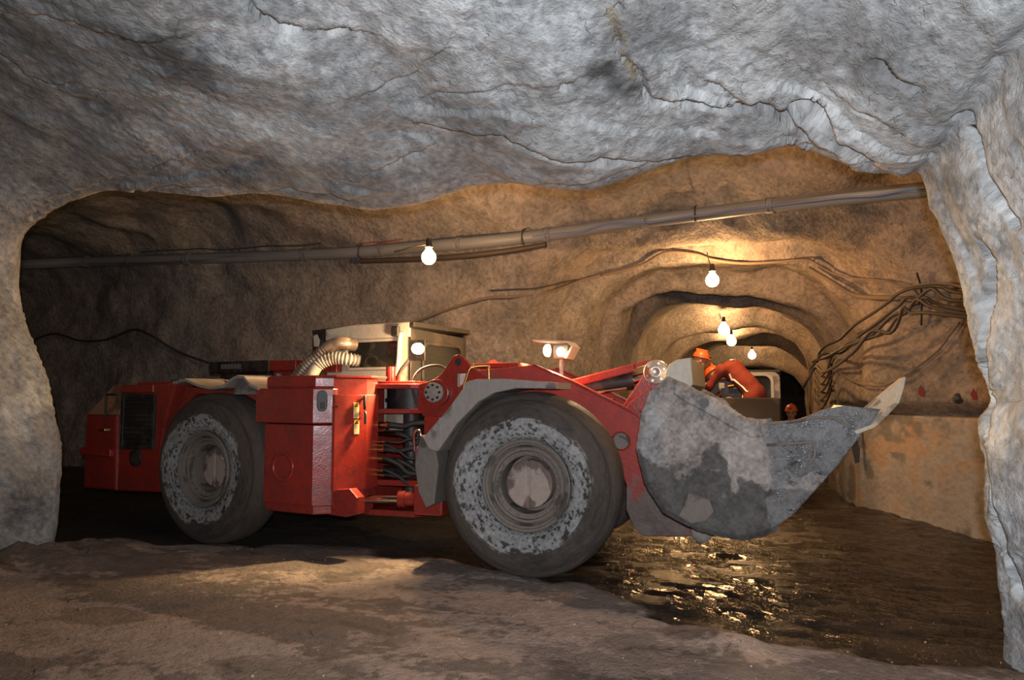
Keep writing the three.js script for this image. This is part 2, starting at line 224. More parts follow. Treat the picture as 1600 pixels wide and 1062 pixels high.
{
  const curve = new THREE.CatmullRomCurve3(OUT.map(([u, y]) => new THREE.Vector3(u, y, 0)), false, 'centripetal');
  const N = 880, L = curve.getLength(), ring = curve.getSpacedPoints(N), nor = [];
  const raw = ring.map((p, i) => { const a = ring[Math.max(0, i - 1)], b = ring[Math.min(N, i + 1)]; return [-(b.y - a.y), b.x - a.x]; });
  for (let i = 0; i <= N; i++) { let x = 0, y = 0; for (let k = -45; k <= 45; k++) { const q = raw[clamp(i + k, 0, N)]; x += q[0]; y += q[1]; } const l = Math.hypot(x, y); nor.push([x / l, y / l]); }
  const rows = [];
  for (let v = -3; v < 2.4; v += 0.15) rows.push([v, 0.22 * (5.35 - v)]);
  for (let v = 2.4; v < 5.3; v += 0.019) rows.push([v, 0.22 * (5.35 - v)]);
  for (let a = 0; a <= 20; a++) { const t = (a / 20) * Math.PI / 2; rows.push([5.3 + 0.26 * Math.sin(t), 0.011 + 0.26 * (1 - Math.cos(t)), 1]); }
  for (let k = 1; k <= 14; k++) rows.push([5.57 + 0.1 * (k / 14), 0.27 + 2.9 * Math.pow(k / 14, 1.3)]);
  const H = rows.length, pos = new Float32Array(H * (N + 1) * 3), uv = new Float32Array(H * (N + 1) * 2), idx = [];
  for (let j = 0, o = 0; j < H; j++) for (let i = 0; i <= N; i++, o++) {
    let [v, d, lip] = rows[j]; if (lip) { const q = mix(0.45, 1, sst(i / N, 0.2, 0.32)); v = 5.3 + (v - 5.3) * q; d = 0.011 + (d - 0.011) * q; } const far = clamp((d - 0.4) / 2);
    let nx = nor[i][0], ny = nor[i][1]; if (v > 5.4) { const cx = ring[i].x + 2.9, cy = ring[i].y - 1.0, l = Math.hypot(cx, cy); nx = mix(nx, cx / l, far); ny = mix(ny, cy / l, far); }
    pos[o * 3] = ring[i].x + nx * d; pos[o * 3 + 1] = ring[i].y + ny * d; pos[o * 3 + 2] = -v;
    uv[o * 2 + 1] = v < 5.3 ? v : 5.3 + (j - H + 35) * 0.02;
  }
  for (let j = 0; j < H; j++) {                                      // points evenly spaced along every row
    const b = j * (N + 1), s = [0], px = [], py = [], pz = [];
    for (let i = 0; i <= N; i++) { const k = (b + i) * 3; px.push(pos[k]); py.push(pos[k + 1]); pz.push(pos[k + 2]); if (i) s.push(s[i - 1] + Math.hypot(px[i] - px[i - 1], py[i] - py[i - 1])); }
    for (let i = 0, q = 0; i <= N; i++) { const t = (i / N) * s[N]; while (q < N - 1 && s[q + 1] < t) q++; const f = clamp((t - s[q]) / (s[q + 1] - s[q] + 1e-9)), k = (b + i) * 3; pos[k] = mix(px[q], px[q + 1], f); pos[k + 1] = mix(py[q], py[q + 1], f); pos[k + 2] = mix(pz[q], pz[q + 1], f); uv[(b + i) * 2] = t - s[N] / 2; }
  }
  for (let j = 0; j < H - 1; j++) for (let i = 0; i < N; i++) { const a = j * (N + 1) + i, b = a + N + 1; idx.push(a, a + 1, b, b, a + 1, b + 1); }
  const base = new THREE.BufferGeometry(); base.setAttribute('position', new THREE.BufferAttribute(pos.slice(), 3)); base.setIndex(idx); base.computeVertexNormals();
  const nn = base.attributes.normal, col = new Float32Array(pos.length);
  const seg = []; for (const [dep, w, st, ...q] of CR) for (let k = 0; k + 5 < q.length; k += 3) seg.push([dep, w, st, q[k], q[k + 1], q[k + 2], q[k + 3], q[k + 4], q[k + 5]]);
  const mid = Math.floor(N / 2) + Math.floor(H / 2) * (N + 1), sgn = nn.getY(mid) < 0 ? 1 : -1;   // normals must point into the opening
  for (let o = 0; o < nn.count; o++) {
    const u = pos[o * 3], y = pos[o * 3 + 1], v = -pos[o * 3 + 2];
    const wx = fbm(u * 1.3 + 3, y * 1.3, v * 1.3, 3) * 0.35, wy = fbm(u * 1.3, y * 1.3 + 9, v * 1.3, 3) * 0.35;
    const edge = v > 5.2 ? 0.55 : 1;
    let d = (0.17 * fbm(u * 0.8 + wx, y * 0.8, v * 0.8 + wy, 3) + 0.045 * (fbm(u * 2.6 + wy * 2, y * 2.6 + 5, v * 2.6, 3)) + 0.013 * fbm(u * 9, y * 9, v * 9 + 4, 3)) * edge;
    d += 0.03 * (Math.abs(fbm(u * 1.7 + 8, y * 1.7, v * 3 + wx * 3, 4)) - 0.15) * edge;     // sprayed flows
    const gr = sst(fbm(u * 1.1 + 20, y * 1.1, v * 1.1, 3), -0.05, 0.25);                   // rough, pebbly areas
    d += gr * 0.018 * fbm(u * 26, y * 26, v * 26, 2);
    let pit = 0;
    if (v > 2.3 && v < 5.6) {
      const jx = 0.022 * fbm(u * 14, y * 14, v * 14, 3) + 0.03 * n3(u * 5, y * 5, v * 5), jv = 0.022 * fbm(u * 14 + 5, y * 14, v * 14 + 9, 3) + 0.03 * n3(u * 5 + 9, y * 5, v * 5), x = u + jx, z = v + jv, yy = y + jx;
      let best = 9, s0 = null, side = 0;
      for (const s of seg) {
        const bx = s[6] - s[3], by = s[7] - s[4], bz = s[8] - s[5], ax = x - s[3], ay = yy - s[4], az = z - s[5]; if (Math.abs(ax) > 1.1 || Math.abs(az) > 1.1) continue;
        const t = clamp((ax * bx + ay * by + az * bz) / (bx * bx + by * by + bz * bz)), ex = ax - t * bx, ey = ay - t * by, ez = az - t * bz, D = Math.hypot(ex, ey * 0.8, ez);
        if (D < best) { best = D; s0 = s; side = ex * bz - ez * bx; }
      }
      if (s0) { const wv = s0[1] * 1.5 * (0.75 + 0.5 * n3(u * 6, y * 6, v * 6)); pit = Math.exp(-Math.pow(best / wv, 2)) * clamp(0.9 + 0.7 * n3(u * 3.1, y * 3.1 + 4, v * 3.1), 0.25, 1); d -= 1.7 * s0[0] * pit; if (side > 0) d += s0[2] * Math.exp(-best / 0.28) * sst(best, 0, 0.01); }
      const hx = Math.hypot(u + 1.165, y - 3.48, v - 4.12); d -= 0.07 * Math.exp(-Math.pow(hx / 0.035, 4));
    }
    const s = sgn;
    pos[o * 3] += nn.getX(o) * d * s; pos[o * 3 + 1] += nn.getY(o) * d * s; pos[o * 3 + 2] += nn.getZ(o) * d * s;
    // matter, and lamp tint painted by the brow: grey shotcrete with lime crusts and damp stains
    const m = fbm(u * 1.5 + 4, y * 1.5, v * 1.5 + 2, 5), e = fbm(u * 5, y * 5 + 2, v * 5, 4), f2 = fbm(u * 16, y * 16, v * 16, 3);
    let k = 0.46 + 0.12 * m + 0.1 * e + 0.1 * f2;
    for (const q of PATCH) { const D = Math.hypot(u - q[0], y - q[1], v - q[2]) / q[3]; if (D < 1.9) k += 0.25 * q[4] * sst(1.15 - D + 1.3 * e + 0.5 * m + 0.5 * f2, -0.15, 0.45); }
    k = clamp(k, 0.12, 0.78);
    const rust = sst(fbm(u * 2 + 31, y * 2, v * 2, 4), 0.22, 0.4) * 0.25, lampTint = 0.35 * sst(v, 4.7, 5.4) * sst(y, 2.4, 3);  // pinkish lamp light painted into the roof colour near the brow
    let c = [k * 0.965, k, k * 1.015]; c = mix3(c, [k * 1.04, k * 0.98, k * 0.92], rust); c = mix3(c, [k * 0.95, k * 0.87, k * 0.83], lampTint);
    const vein = Math.exp(-Math.pow((u + 0.79 + 0.02 * e) / 0.03, 2)) * sst(v, 3.5, 3.7) * (1 - sst(v, 4.2, 4.3)); c = mix3(c, [0.36, 0.27, 0.12], vein * 0.8 * sst(f2, -0.2, 0.2));
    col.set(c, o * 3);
  }
  const g = new THREE.BufferGeometry(); g.setAttribute('position', new THREE.BufferAttribute(pos, 3)); g.setAttribute('uv', new THREE.BufferAttribute(uv, 2)); g.setAttribute('color', new THREE.BufferAttribute(col, 3)); g.setIndex(idx); g.computeVertexNormals(); if (sgn < 0) { const a = g.attributes.normal.array; for (let k = 0; k < a.length; k++) a[k] = -a[k]; }
  // three pieces of the setting: the left pillar, the roof, the right pillar
  const cut = (i0, i1) => { const q = [], f = sgn > 0; for (let j = 0; j < H - 1; j++) for (let i = i0; i < i1; i++) { const a = j * (N + 1) + i, b = a + N + 1; q.push(a, a + 1, b, b, a + 1, b + 1); } if (!f) for (let k = 0; k < q.length; k += 3) { const t = q[k]; q[k] = q[k + 1]; q[k + 1] = t; } return compact(g, q); };
  const t1 = ring.findIndex((p) => p.y > 3.3), t2 = N - [...ring].reverse().findIndex((p) => p.y > 2.9);
  struct('wall_left', inDrift(cut(0, t1)), M.rock);
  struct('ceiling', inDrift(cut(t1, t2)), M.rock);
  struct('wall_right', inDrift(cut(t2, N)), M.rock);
  struct('wall_behind', inDrift(ext([[-9.5, -0.4], [3.9, -0.4], [3.9, 6], [-9.5, 6]], 2.9, 3.2, 0.02)), std({ color: new THREE.Color(0.25, 0.25, 0.25), roughness: 0.95 }));
}
function compact(g, q) {                                             // a geometry of some of another's triangles
  const map = new Int32Array(g.attributes.position.count).fill(-1), keep = []; const idx = q.map((i) => (map[i] < 0 ? ((map[i] = keep.length), keep.push(i), map[i]) : map[i]));
  const r = new THREE.BufferGeometry();
  for (const [n, a] of Object.entries(g.attributes)) { const s = a.itemSize, b = new Float32Array(keep.length * s); keep.forEach((i, k) => { for (let c = 0; c < s; c++) b[k * s + c] = a.array[i * s + c]; }); r.setAttribute(n, new THREE.BufferAttribute(b, s)); }
  r.setIndex(idx); return r;
}

// ---------------------------------------------------------------- setting: the drift's far wall and the side tunnel
const farWall = (u) => 10.05 - 0.75 * sst(u, -0.5, 2.2) + 0.3 * sst(-u, 8, 13);
const lerpTab = (t, x) => { for (let i = 1; i < t.length; i++) if (x < t[i][0]) { const a = t[i - 1], b = t[i], k = clamp((x - a[0]) / (b[0] - a[0])); return mix(a[1], b[1], k * k * (3 - 2 * k)); } return t[t.length - 1][1]; };
const T_R = [[9, 2.75], [9.6, 2.25], [11.7, 1.2], [13.6, 0.82], [20, 0.85], [29.3, 0.9], [30.2, 6], [60, 6]], T_L = [[9, -4.3], [10, -3.7], [12, -3.05], [14, -2.9], [29.3, -2.9], [30.2, -8], [60, -8]];
const T_H = [[9.5, 4.15], [10.6, 3.75], [11.3, 4.0], [11.6, 3.7], [12.6, 3.75], [12.9, 3.35], [13.9, 3.65], [14.2, 3.7], [14.6, 3.3], [16.4, 3.65], [16.8, 3.55], [17.3, 3.2], [20, 3.6], [20.6, 3.2], [24, 3.6], [24.8, 3.25], [27.5, 3.6], [28.6, 2.75], [29.3, 2.75], [30.2, 4.9], [60, 4.9]];
function airFar(u, y, v) {                                           // < 0 in the open
  const vf = farWall(u), rr = 1.45, qx = Math.abs(v - (4 + vf) / 2) - (vf - 4) / 2 + rr, qy = y - 4.55 + rr;
  let a = Math.min(Math.max(qx, qy), 0) + Math.hypot(Math.max(qx, 0), Math.max(qy, 0)) - rr;
  a = Math.max(a, Math.abs(u + 5) - 9.5);
  if (v < 8.4) return a;
  const l = lerpTab(T_L, v), r = lerpTab(T_R, v) + 0.4 * sst(1.55 - y, 0, 0.25) * sst(13.5 - v, 0, 1), h = lerpTab(T_H, v), R2 = 1.35, px = Math.abs(u - (l + r) / 2) - (r - l) / 2 + R2, py = y - h + R2;
  let b = Math.min(Math.max(px, py), 0) + Math.hypot(Math.max(px, 0), Math.max(py, 0)) - R2;
  b = Math.max(b, v - 51, 8.6 - v);
  const k = 0.35, q = clamp(0.5 + (0.5 * (b - a)) / k); return mix(b, a, q) - k * q * (1 - q);
}
function rockFar(u, y, mv) {
  const v = -mv, a = airFar(u, y, v); if (Math.abs(a) > 0.45) return -a;
  const w = fbm(u * 0.8, y * 0.8, v * 0.8, 2);
  return -(a + 0.36 * fbm(u * 0.6 + w, y * 0.6 + 2, v * 0.6, 2) + 0.07 * fbm(u * 2.3 + 3, y * 2.3, v * 2.3 + w, 3) + 0.025 * fbm(u * 8, y * 8, v * 8, 2) + 0.06 * (Math.abs(fbm(u * 1.3 + 9, y * 1.9, v * 1.3, 3)) - 0.14));
}
function farColor(u, y, mv) {
  const v = -mv, m = fbm(u * 1.1, y * 1.1 + 7, v * 1.1, 5), e = fbm(u * 4.3 + 2, y * 4.3, v * 4.3, 4), dark = sst(fbm(u * 2.2 + 13, y * 2.2, v * 2.2, 5), 0.1, 0.3);
  const k = clamp(0.27 + 0.08 * m + 0.09 * e, 0.08, 0.55), c = mix3([k * 1.04, k * 0.94, k * 0.86], [k * 1.12, k * 0.86, k * 0.68], clamp(0.15 + 0.75 * sst(u + 0.8 * m, -1.5, 1) + 0.5 * m));
  return mix3(c, [0.17, 0.15, 0.135], dark * 0.5);
}
{
  const a = nets(rockFar, [-15, -0.35, -14.6], [5, 5.3, -5.5], 0.055), b = nets(rockFar, [-4, -0.35, -29.7], [2, 4.4, -14.3], 0.09), c = nets(rockFar, [-9, -0.35, -52], [7, 5.6, -29.4], 0.17);
  const split = (g, test) => { const p = g.attributes.position, s = [[], []], q = g.index.array; for (let i = 0; i < q.length; i += 3) { const t = test(p.getX(q[i]), p.getY(q[i]), -p.getZ(q[i]), g.attributes.normal.getY(q[i])) ? 0 : 1; s[t].push(q[i], q[i + 1], q[i + 2]); } return s.map((x) => compact(g, x)); };
  paint(a, farColor); paint(b, farColor); paint(c, farColor);
  const [roof, walls] = split(a, (u, y, v, ny) => v < 10.4 && y > 3.95), [inner, main] = split(walls, (u, y, v) => v > 10.4);
  struct('ceiling_back', inDrift(boxUV(roof)), M.rockFar);
  struct('wall_back', inDrift(boxUV(main)), M.rockFar);
  struct('wall_tunnel', inDrift(boxUV(inner)), M.rockFar);
  struct('wall_tunnel_far', inDrift(boxUV(b)), M.rockFar);
  struct('wall_chamber', inDrift(boxUV(c)), M.rockFar);
}

// ---------------------------------------------------------------- setting: trodden floor, dark wet mud in the drift
const MUD = [[-15, 5.6], [-8, 5.8], [-7.26, 5.91], [-6, 6.25], [-4.2, 6.8], [-3.4, 6.6], [-3.1, 6.42], [-1.71, 6.28], [-1.24, 5.93], [-0.77, 5.2], [0, 5.2], [1.2, 5.1], [5, 5]];
const mudLine = (u) => { for (let i = 1; i < MUD.length; i++) if (u < MUD[i][0]) { const a = MUD[i - 1], b = MUD[i]; return mix(a[1], b[1], (u - a[0]) / (b[0] - a[0])); } return 5; };
const mudness = (u, v) => sst(v - mudLine(u) + 0.5 * fbm(u * 1.6, 3, v * 2.4, 5), -0.05, 0.1);
const wetness = (u, v) => sst(u + 3.4 + 0.9 * fbm(u, 8, v, 4), -0.3, 0.8) * mudness(u, v);
{
  const us = [], vs = [];
  for (let u = -15.2; u < -8.5; u += 0.3) us.push(u); for (let u = -8.5; u < 4.6; u += 0.045) us.push(u); us.push(5.4, 7.5);
  for (let v = -3.3; v < 2; v += 0.25) vs.push(v); for (let v = 2; v < 13; v += 0.042) vs.push(v); for (let v = 13; v < 53; v += 0.35) vs.push(v);
  const pos = [], uv = [], idx = [], nu = us.length;
  for (const v of vs) for (const u of us) {
    const m = mudness(u, v), w = wetness(u, v);
    let y = 0.035 * fbm(u * 0.9, 1, v * 0.9, 4) + 0.006 * fbm(u * 9, 2, v * 9, 3);
    y += m * (0.05 * (Math.abs(fbm(u * 1.2 + 4, 5, v * 3.2, 4)) - 0.15)) + w * 0.012 * fbm(u * 6, 3, v * 14, 3) - 0.02 * m;
    y += 0.16 * Math.exp(-((u + 6.6) ** 2) / 0.5 - (v - 5.1) ** 2 / 0.9) * (1 + fbm(u * 4, 0, v * 4, 3)) + 0.05 * Math.exp(-((u + 0.35) ** 2) / 0.05 - (v - 5.15) ** 2 / 0.02);
    y += 0.3 * sst(v - farWall(u), -0.9, 0.3) * (v < 11 && (u < -3.6) ? 1 : 0);
    pos.push(u, y, -v); uv.push((u + 9) / 15, (v - 1) / 12.5);
  }
  for (let j = 0; j < vs.length - 1; j++) for (let i = 0; i < nu - 1; i++) { const a = j * nu + i, b = a + nu; idx.push(a, a + 1, b, b, a + 1, b + 1); }
  const g = new THREE.BufferGeometry(); g.setAttribute('position', new THREE.Float32BufferAttribute(pos, 3)); g.setAttribute('uv', new THREE.Float32BufferAttribute(uv, 2)); g.setIndex(idx); g.computeVertexNormals();
  const at = (s, t) => [s * 15 - 9, t * 12.5 + 1];
  const color = tex(2048, 1706, (s, t) => {
    const [u, v] = at(s, t), m = mudness(u, v), a = fbm(u * 0.7 + 2, 4, v * 1.3, 5), b = fbm(u * 3, 6, v * 5, 4), f = fbm(u * 20, 7, v * 20, 3), spk = n3(u * 60, 1, v * 60);
    const pale = sst(a + 0.45 * b + 0.25 * f, 0.0, 0.2), damp = sst(fbm(u * 1.1 + 40, 2, v * 2.2, 5) + 0.15 * f, 0.16, 0.24);
    let k = mix(0.165, 0.3, pale) * (1 + 0.16 * b + 0.3 * f) * (1 - 0.4 * damp); if (spk > 0.86) k *= 1.5; if (spk < -0.9) k *= 0.4;
    const dry = [k * 1.08, k * 0.87, k * 0.75], q = 0.026 * (1 + 0.8 * b + 0.6 * f), mud = [q * 1.1, q * 0.9, q * 0.75];
    return mix3(dry, mud, m);
  }, true);
  const rough = tex(1536, 1280, (s, t) => { const [u, v] = at(s, t), b = fbm(u * 3, 6, v * 5, 4), damp = sst(fbm(u * 1.1 + 40, 2, v * 2.2, 5), 0.16, 0.24); return mix(mix(0.95, 0.8, damp), mix(0.75, 0.06 + 0.3 * sst(b, 0.0, 0.3), wetness(u, v)), mudness(u, v)); });
  for (const t of [color, rough]) t.wrapS = t.wrapT = THREE.MirroredRepeatWrapping;
  M.floor = std({ map: color, roughness: 1, roughnessMap: rough, bumpMap: rep(rockBump, 15 / 1.1, 12.5 / 1.1), bumpScale: 0.03 });
  struct('floor', inDrift(g), M.floor);
}
// cast concrete footing along the right-hand side of the tunnel mouth
M.concrete = std({ map: rep(tex(1024, 512, (u, v) => {
  const a0 = fbmp(u, v, 8, 4, 305), st = fbmp(u + 0.02 * a0, v * 0.5, 12, 5, 300) * 0.6 + 0.4 * fbmp(u, v, 5, 5, 302), a = fbmp(u, v, 6, 5, 310), g = fbmp(u, v, 60, 3, 320), rust = sst(st + 0.4 * a, 0.02, 0.3), soot = sst(-st + 0.5 * a, 0.05, 0.3);
  const k = 0.3 * (1 + 0.3 * a + 0.25 * g); return mix3(mix3([k, k * 0.92, k * 0.84], [k * 1.1, k * 0.66, k * 0.36], 0.6 * rust), [0.07, 0.058, 0.05], 0.6 * soot);
}, true), 0.3, 0.5), bumpMap: gritBump, bumpScale: 0.008, roughness: 0.85 });
{
  const P = [[0.86, 13.2], [0.9, 12.6], [1.05, 11.88], [2.15, 9.71], [2.78, 8.4], [3.9, 8.4], [3.4, 9.9], [2.3, 12], [1.7, 13.2]].map(([u, v]) => [u, -v]);
  struct('trim_1', inDrift(extY(P, -0.2, 1.33, 0.03)), M.concrete).userData.label = 'smooth rust-streaked concrete footing under the rough rock';
}

// ---------------------------------------------------------------- hanging lamps
const SIGHT = (x, y) => new THREE.Vector3((x - 800) / 1150, (531 - y) / 1150, -1).applyAxisAngle(new THREE.Vector3(1, 0, 0), THREE.MathUtils.degToRad(4.375)).normalize();
function point(c, I, p, r = 2) { const l = new THREE.PointLight(c, I); l.position.copy(p); l.castShadow = true; l.shadow.radius = r; scene.add(l); return l; }
function lamp(label, p, drop, I, r, lean = 0) {
  const t = thing('hanging_lamp', label, 'lamp', p.toArray(), 0, 'bare bulbs strung through the workings');
  sub('bulb', new THREE.LatheGeometry([[0, -r], [0.5 * r, -0.88 * r], [0.88 * r, -0.5 * r], [r, 0], [0.9 * r, 0.48 * r], [0.6 * r, 0.85 * r], [0.38 * r, 1.2 * r], [0.36 * r, 1.45 * r]].map((q) => new THREE.Vector2(...q)), 32), M.bulb, t);
  sub('socket', join(new THREE.CylinderGeometry(0.03, 0.042, 0.1, 16).translate(0, 1.45 * r + 0.05, 0), new THREE.CylinderGeometry(0.05, 0.05, 0.018, 16).translate(0, 1.45 * r, 0)), M.black, t);
  sub('cord', tube([[0, 1.45 * r + 0.09, 0], [lean * 0.5, drop * 0.6, 0.01], [lean, drop, 0]], 0.008, 6), M.cableDust, t);
  point(LAMP, I, p, 3); return t;
}
const onSight = (x, y, v) => { const d = SIGHT(x, y); return camera.position.clone().addScaledVector(d, v / (d.x * sA - d.z * cA)); };   // where that line of sight crosses the plane v
const L1 = onSight(670, 402, 8.0);
{
  const t = lamp('bright bulb on a loose cord in front of the long pipe, left of the others', L1, 0.02, MINE_I, 0.092, 0.0), q = onSight(616, 393, 9.1).sub(L1);
  sub('feed_wire', tube([[0, 0.16, 0], q.clone().multiplyScalar(0.35).add(V3([0, 0.12, 0])), q.clone().multiplyScalar(0.75).add(V3([0, 0.04, 0])), q], 0.009, 6), M.cableDust, t);
}
lamp('roof lamp tucked up behind the brow, above the loader bucket and out of direct sight', W(-0.1, 4.02, 6.9), 0.4, MINE_I * 0.9, 0.09, 0);
lamp('bright bulb hanging at the mouth of the side tunnel, below the roof cable', onSight(1113, 438, 11.0), 0.42, MINE_I * 1.2, 0.1, -0.07);
lamp('upper of the two close bulbs deeper in the side tunnel', onSight(1131, 515, 16.5), 0.36, MINE_I * 0.7, 0.125, -0.09);
lamp('lower of the two close bulbs deeper in the side tunnel', onSight(1143, 533, 20.2), 0.36, MINE_I * 0.7, 0.13, 0);
lamp('farthest small bulb, deep in the side tunnel above the parked utility truck', onSight(1175, 555, 27.0), 0.3, MINE_I * 0.6, 0.14, 0);

// ---------------------------------------------------------------- the photographer's flash, beside and just above the lens
{
  const t = thing('camera_flash', 'hand-held flash unit behind the picture, throwing white light on the near rock', 'flash', [0.02, 1.72, 0.16]);
  sub('housing', box(-0.04, 0.04, -0.03, 0.03, 0.01, 0.09, 0.01), M.black, t);
  sub('diffuser', box(-0.036, 0.036, -0.026, 0.026, 0, 0.012, 0.004), glow(new THREE.Color(1, 1, 1), 2), t);
  const s = new THREE.SpotLight(0xf6f9ff, FLASH_I * 1.12, 0, 1.18, 0.75); s.position.set(0.02, 1.72, 0.13); s.target.position.set(1.5, 2.7, -6); s.castShadow = true; s.shadow.radius = 2; scene.add(s, s.target);
}

// ---------------------------------------------------------------- the loader: x forward, y up, z towards the camera, in two frames that meet at the hitch
const JOINT = new THREE.Vector3(-1.121, 0, -8.135), FR = THREE.MathUtils.degToRad(-18), RR = THREE.MathUtils.degToRad(-28.5);
const FRONT = { p: new THREE.Vector3(0.496, 0, -7.61), r: FR }, REAR = { p: new THREE.Vector3(-2.703, 0, -8.994), r: RR };
const loader = thing('mining_loader', 'red low-profile underground loader with mud-crusted wheels and a raised steel bucket', 'loader', JOINT.toArray());
function part(fr, name, geo, mat, label) { const m = sub(name, geo, mat, loader, label); m.position.copy(fr.p).sub(JOINT); m.rotation.y = fr.r; return m; }
const at = (fr, x, y, z) => new THREE.Vector3(x, y, z).applyAxisAngle(new THREE.Vector3(0, 1, 0), fr.r).add(fr.p);
const toward = (fr, x, y, z) => new THREE.Vector3(x, y, z).applyAxisAngle(new THREE.Vector3(0, 1, 0), fr.r);

// wheels
const TY = new THREE.SplineCurve([[0.385, 1.15], [0.4, 1.2], [0.44, 1.235], [0.52, 1.25], [0.62, 1.252], [0.69, 1.24], [0.725, 1.222], [0.735, 1.214], [0.75, 1.206], [0.785, 1.17], [0.806, 1.1], [0.81, 1.0], [0.806, 0.9], [0.785, 0.83], [0.73, 0.785], [0.62, 0.75], [0.5, 0.75], [0.4, 0.8], [0.385, 0.85]].map((q) => new THREE.Vector2(...q))).getPoints(72);
const tyreMap = (k, lim, white) => tex(1024, 512, (u, v) => {
  const q = TY[Math.min(72, Math.round((1 - v) * 72))], q2 = TY[Math.min(72, Math.round(v * 72))]; const p = q2, r = p.x, side = p.y > 1.1 ? 1 : 0;
  const big = fbmp(u, v, 5, 3, k), m = fbmp(u, v * 0.6, 14, 6, k + 10), f = fbmp(u, v, 70, 3, k + 20);
  const edge = lim + 0.16 * big + 0.07 * m, crust = side * sst(edge - r, -0.012, 0.02) * sst(0.45 * m + 0.7 * f + 0.5 * fbmp(u, v * 0.5, 150, 2, k + 40) + 0.46 + (0.55 - r) * 2.4, 0.0, 0.25);
  const b = 0.058 * (1 + 0.5 * m + 0.5 * f), base = mix3([b * 1.12, b * 0.92, b * 0.8], [0.09, 0.068, 0.053], sst(big + m, 0.0, 0.4) * 0.6);
  const fine = fbmp(u, v * 0.5, 150, 2, k + 40), w = white * (1 + 0.35 * m + 0.5 * f + 0.6 * fine) * (fine + f < -0.35 ? 0.35 : 1);
  return mix3(base, [w, w * 1.0, w * 0.99], crust);
}, true);
M.tyre = std({ map: tyreMap(400, 0.585, 0.26), roughness: 0.82, bumpMap: rep(gritBump, 8, 4), bumpScale: 0.012 });
M.mudRim = std({ map: grime([0.16, 0.135, 0.115], [0.07, 0.058, 0.048], 5, 0.04, 450), roughness: 0.75, bumpMap: gritBump, bumpScale: 0.006 });
M.hubMud = std({ map: grime([0.33, 0.26, 0.22], [0.13, 0.09, 0.075], 5, -0.02, 470), roughness: 0.7, bumpMap: gritBump, bumpScale: 0.006 });
const tyreGeo = lathe(TY.map((p) => [p.x, p.y]), 128);
const rimGeo = boxUV(toCreasedNormals(lathe([[0.386, 1.14], [0.392, 1.2], [0.4, 1.232], [0.388, 1.245], [0.372, 1.24], [0.366, 1.222], [0.35, 1.214], [0.344, 1.19], [0.335, 1.178], [0.326, 1.19], [0.315, 1.196], [0.3, 1.19], [0.292, 1.17], [0.27, 1.165], [0.252, 1.15], [0.248, 1.1], [0.245, 0.98], [0.15, 0.97]], 96), 0.6));
function hubGeo(z) { const half = (s) => ext(Array.from({ length: 25 }, (_, i) => { const a = -Math.PI / 2 + (i / 24) * Math.PI; return [s * (0.004 + 0.206 * Math.cos(a)), 0.21 * Math.sin(a)]; }), 0.95, z, 0.018); return join(half(1), half(-1), ext(circle(0, 0, 0.2), 0.95, z - 0.012, 0), lathe([[0.035, z], [0.035, z + 0.01], [0.02, z + 0.016], [0, z + 0.016]], 16).translate(0.1, 0.12, 0)); }
const boltGeo = boxUV(rod([0, 0, 1.16], [0, 0, 1.182], 0.011, 0.011, 6));
function wheel(fr, x, flip, tm, hm, hz, label) {
  const w = new THREE.Group(); w.name = 'wheel'; if (label) w.userData.label = label; loader.add(w);
  w.position.copy(at(fr, x, 0.81, 0)).sub(JOINT); w.rotation.y = fr.r + (flip ? Math.PI : 0);
  sub('tire', tyreGeo, tm, w); sub('rim', rimGeo, M.mudRim, w); sub('hub', hubGeo(hz), hm, w);
  for (let i = 0; i < 20; i++) { const a = (i / 20) * 2 * Math.PI; sub('bolt', boltGeo, M.mudRim, w).position.set(0.281 * Math.cos(a), 0.281 * Math.sin(a), 0); }
}
wheel(FRONT, 0, false, M.tyre, M.hubMud, 1.14, 'front wheel ringed with pale dried mud');
wheel(REAR, 0, false, M.tyre, M.hubMud, 1.07, 'rear wheel with a deeply recessed hub');
wheel(FRONT, 0, true, M.tyre, M.hubMud, 1.07); wheel(REAR, 0, true, M.tyre, M.hubMud, 1.07);

// front frame
const F = (...a) => part(FRONT, ...a);
F('front_frame', join(ext([[-1.2, 0.48], [-1.2, 1.32], [-0.9, 1.5], [0.3, 1.5], [0.5, 1.2], [0.5, 0.5], [0.3, 0.42], [-1.0, 0.42]], -0.5, 0.5, 0.02), rod([0, 0.81, -0.8], [0, 0.81, 0.95], 0.2), box(-1.24, -1.06, 0.48, 1.38, 0.42, 0.64, 0.015), box(-1.2, -0.9, 0.46, 0.74, 0.45, 0.95, 0.02)), M.red);
const TW = [[-1.34, 1.70], [-1.21, 1.735], [-1.12, 1.78], [-1.06, 1.84], [-1.0, 1.93], [-0.955, 1.985], [-0.905, 2.0], [-0.855, 1.97], [-0.78, 1.89], [-0.66, 1.79], [-0.5, 1.74], [0.1, 1.6], [0.2, 1.2], [-1.0, 1.2], [-1.02, 1.42], [-1.09, 1.375], [-1.28, 1.375], [-1.345, 1.45]];
F('pivot_plate', join(ext(TW, 0.5, 0.56, 0.008)), M.red);
F('pivot_plate', join(ext(TW, -0.56, -0.5, 0.008)), M.red);
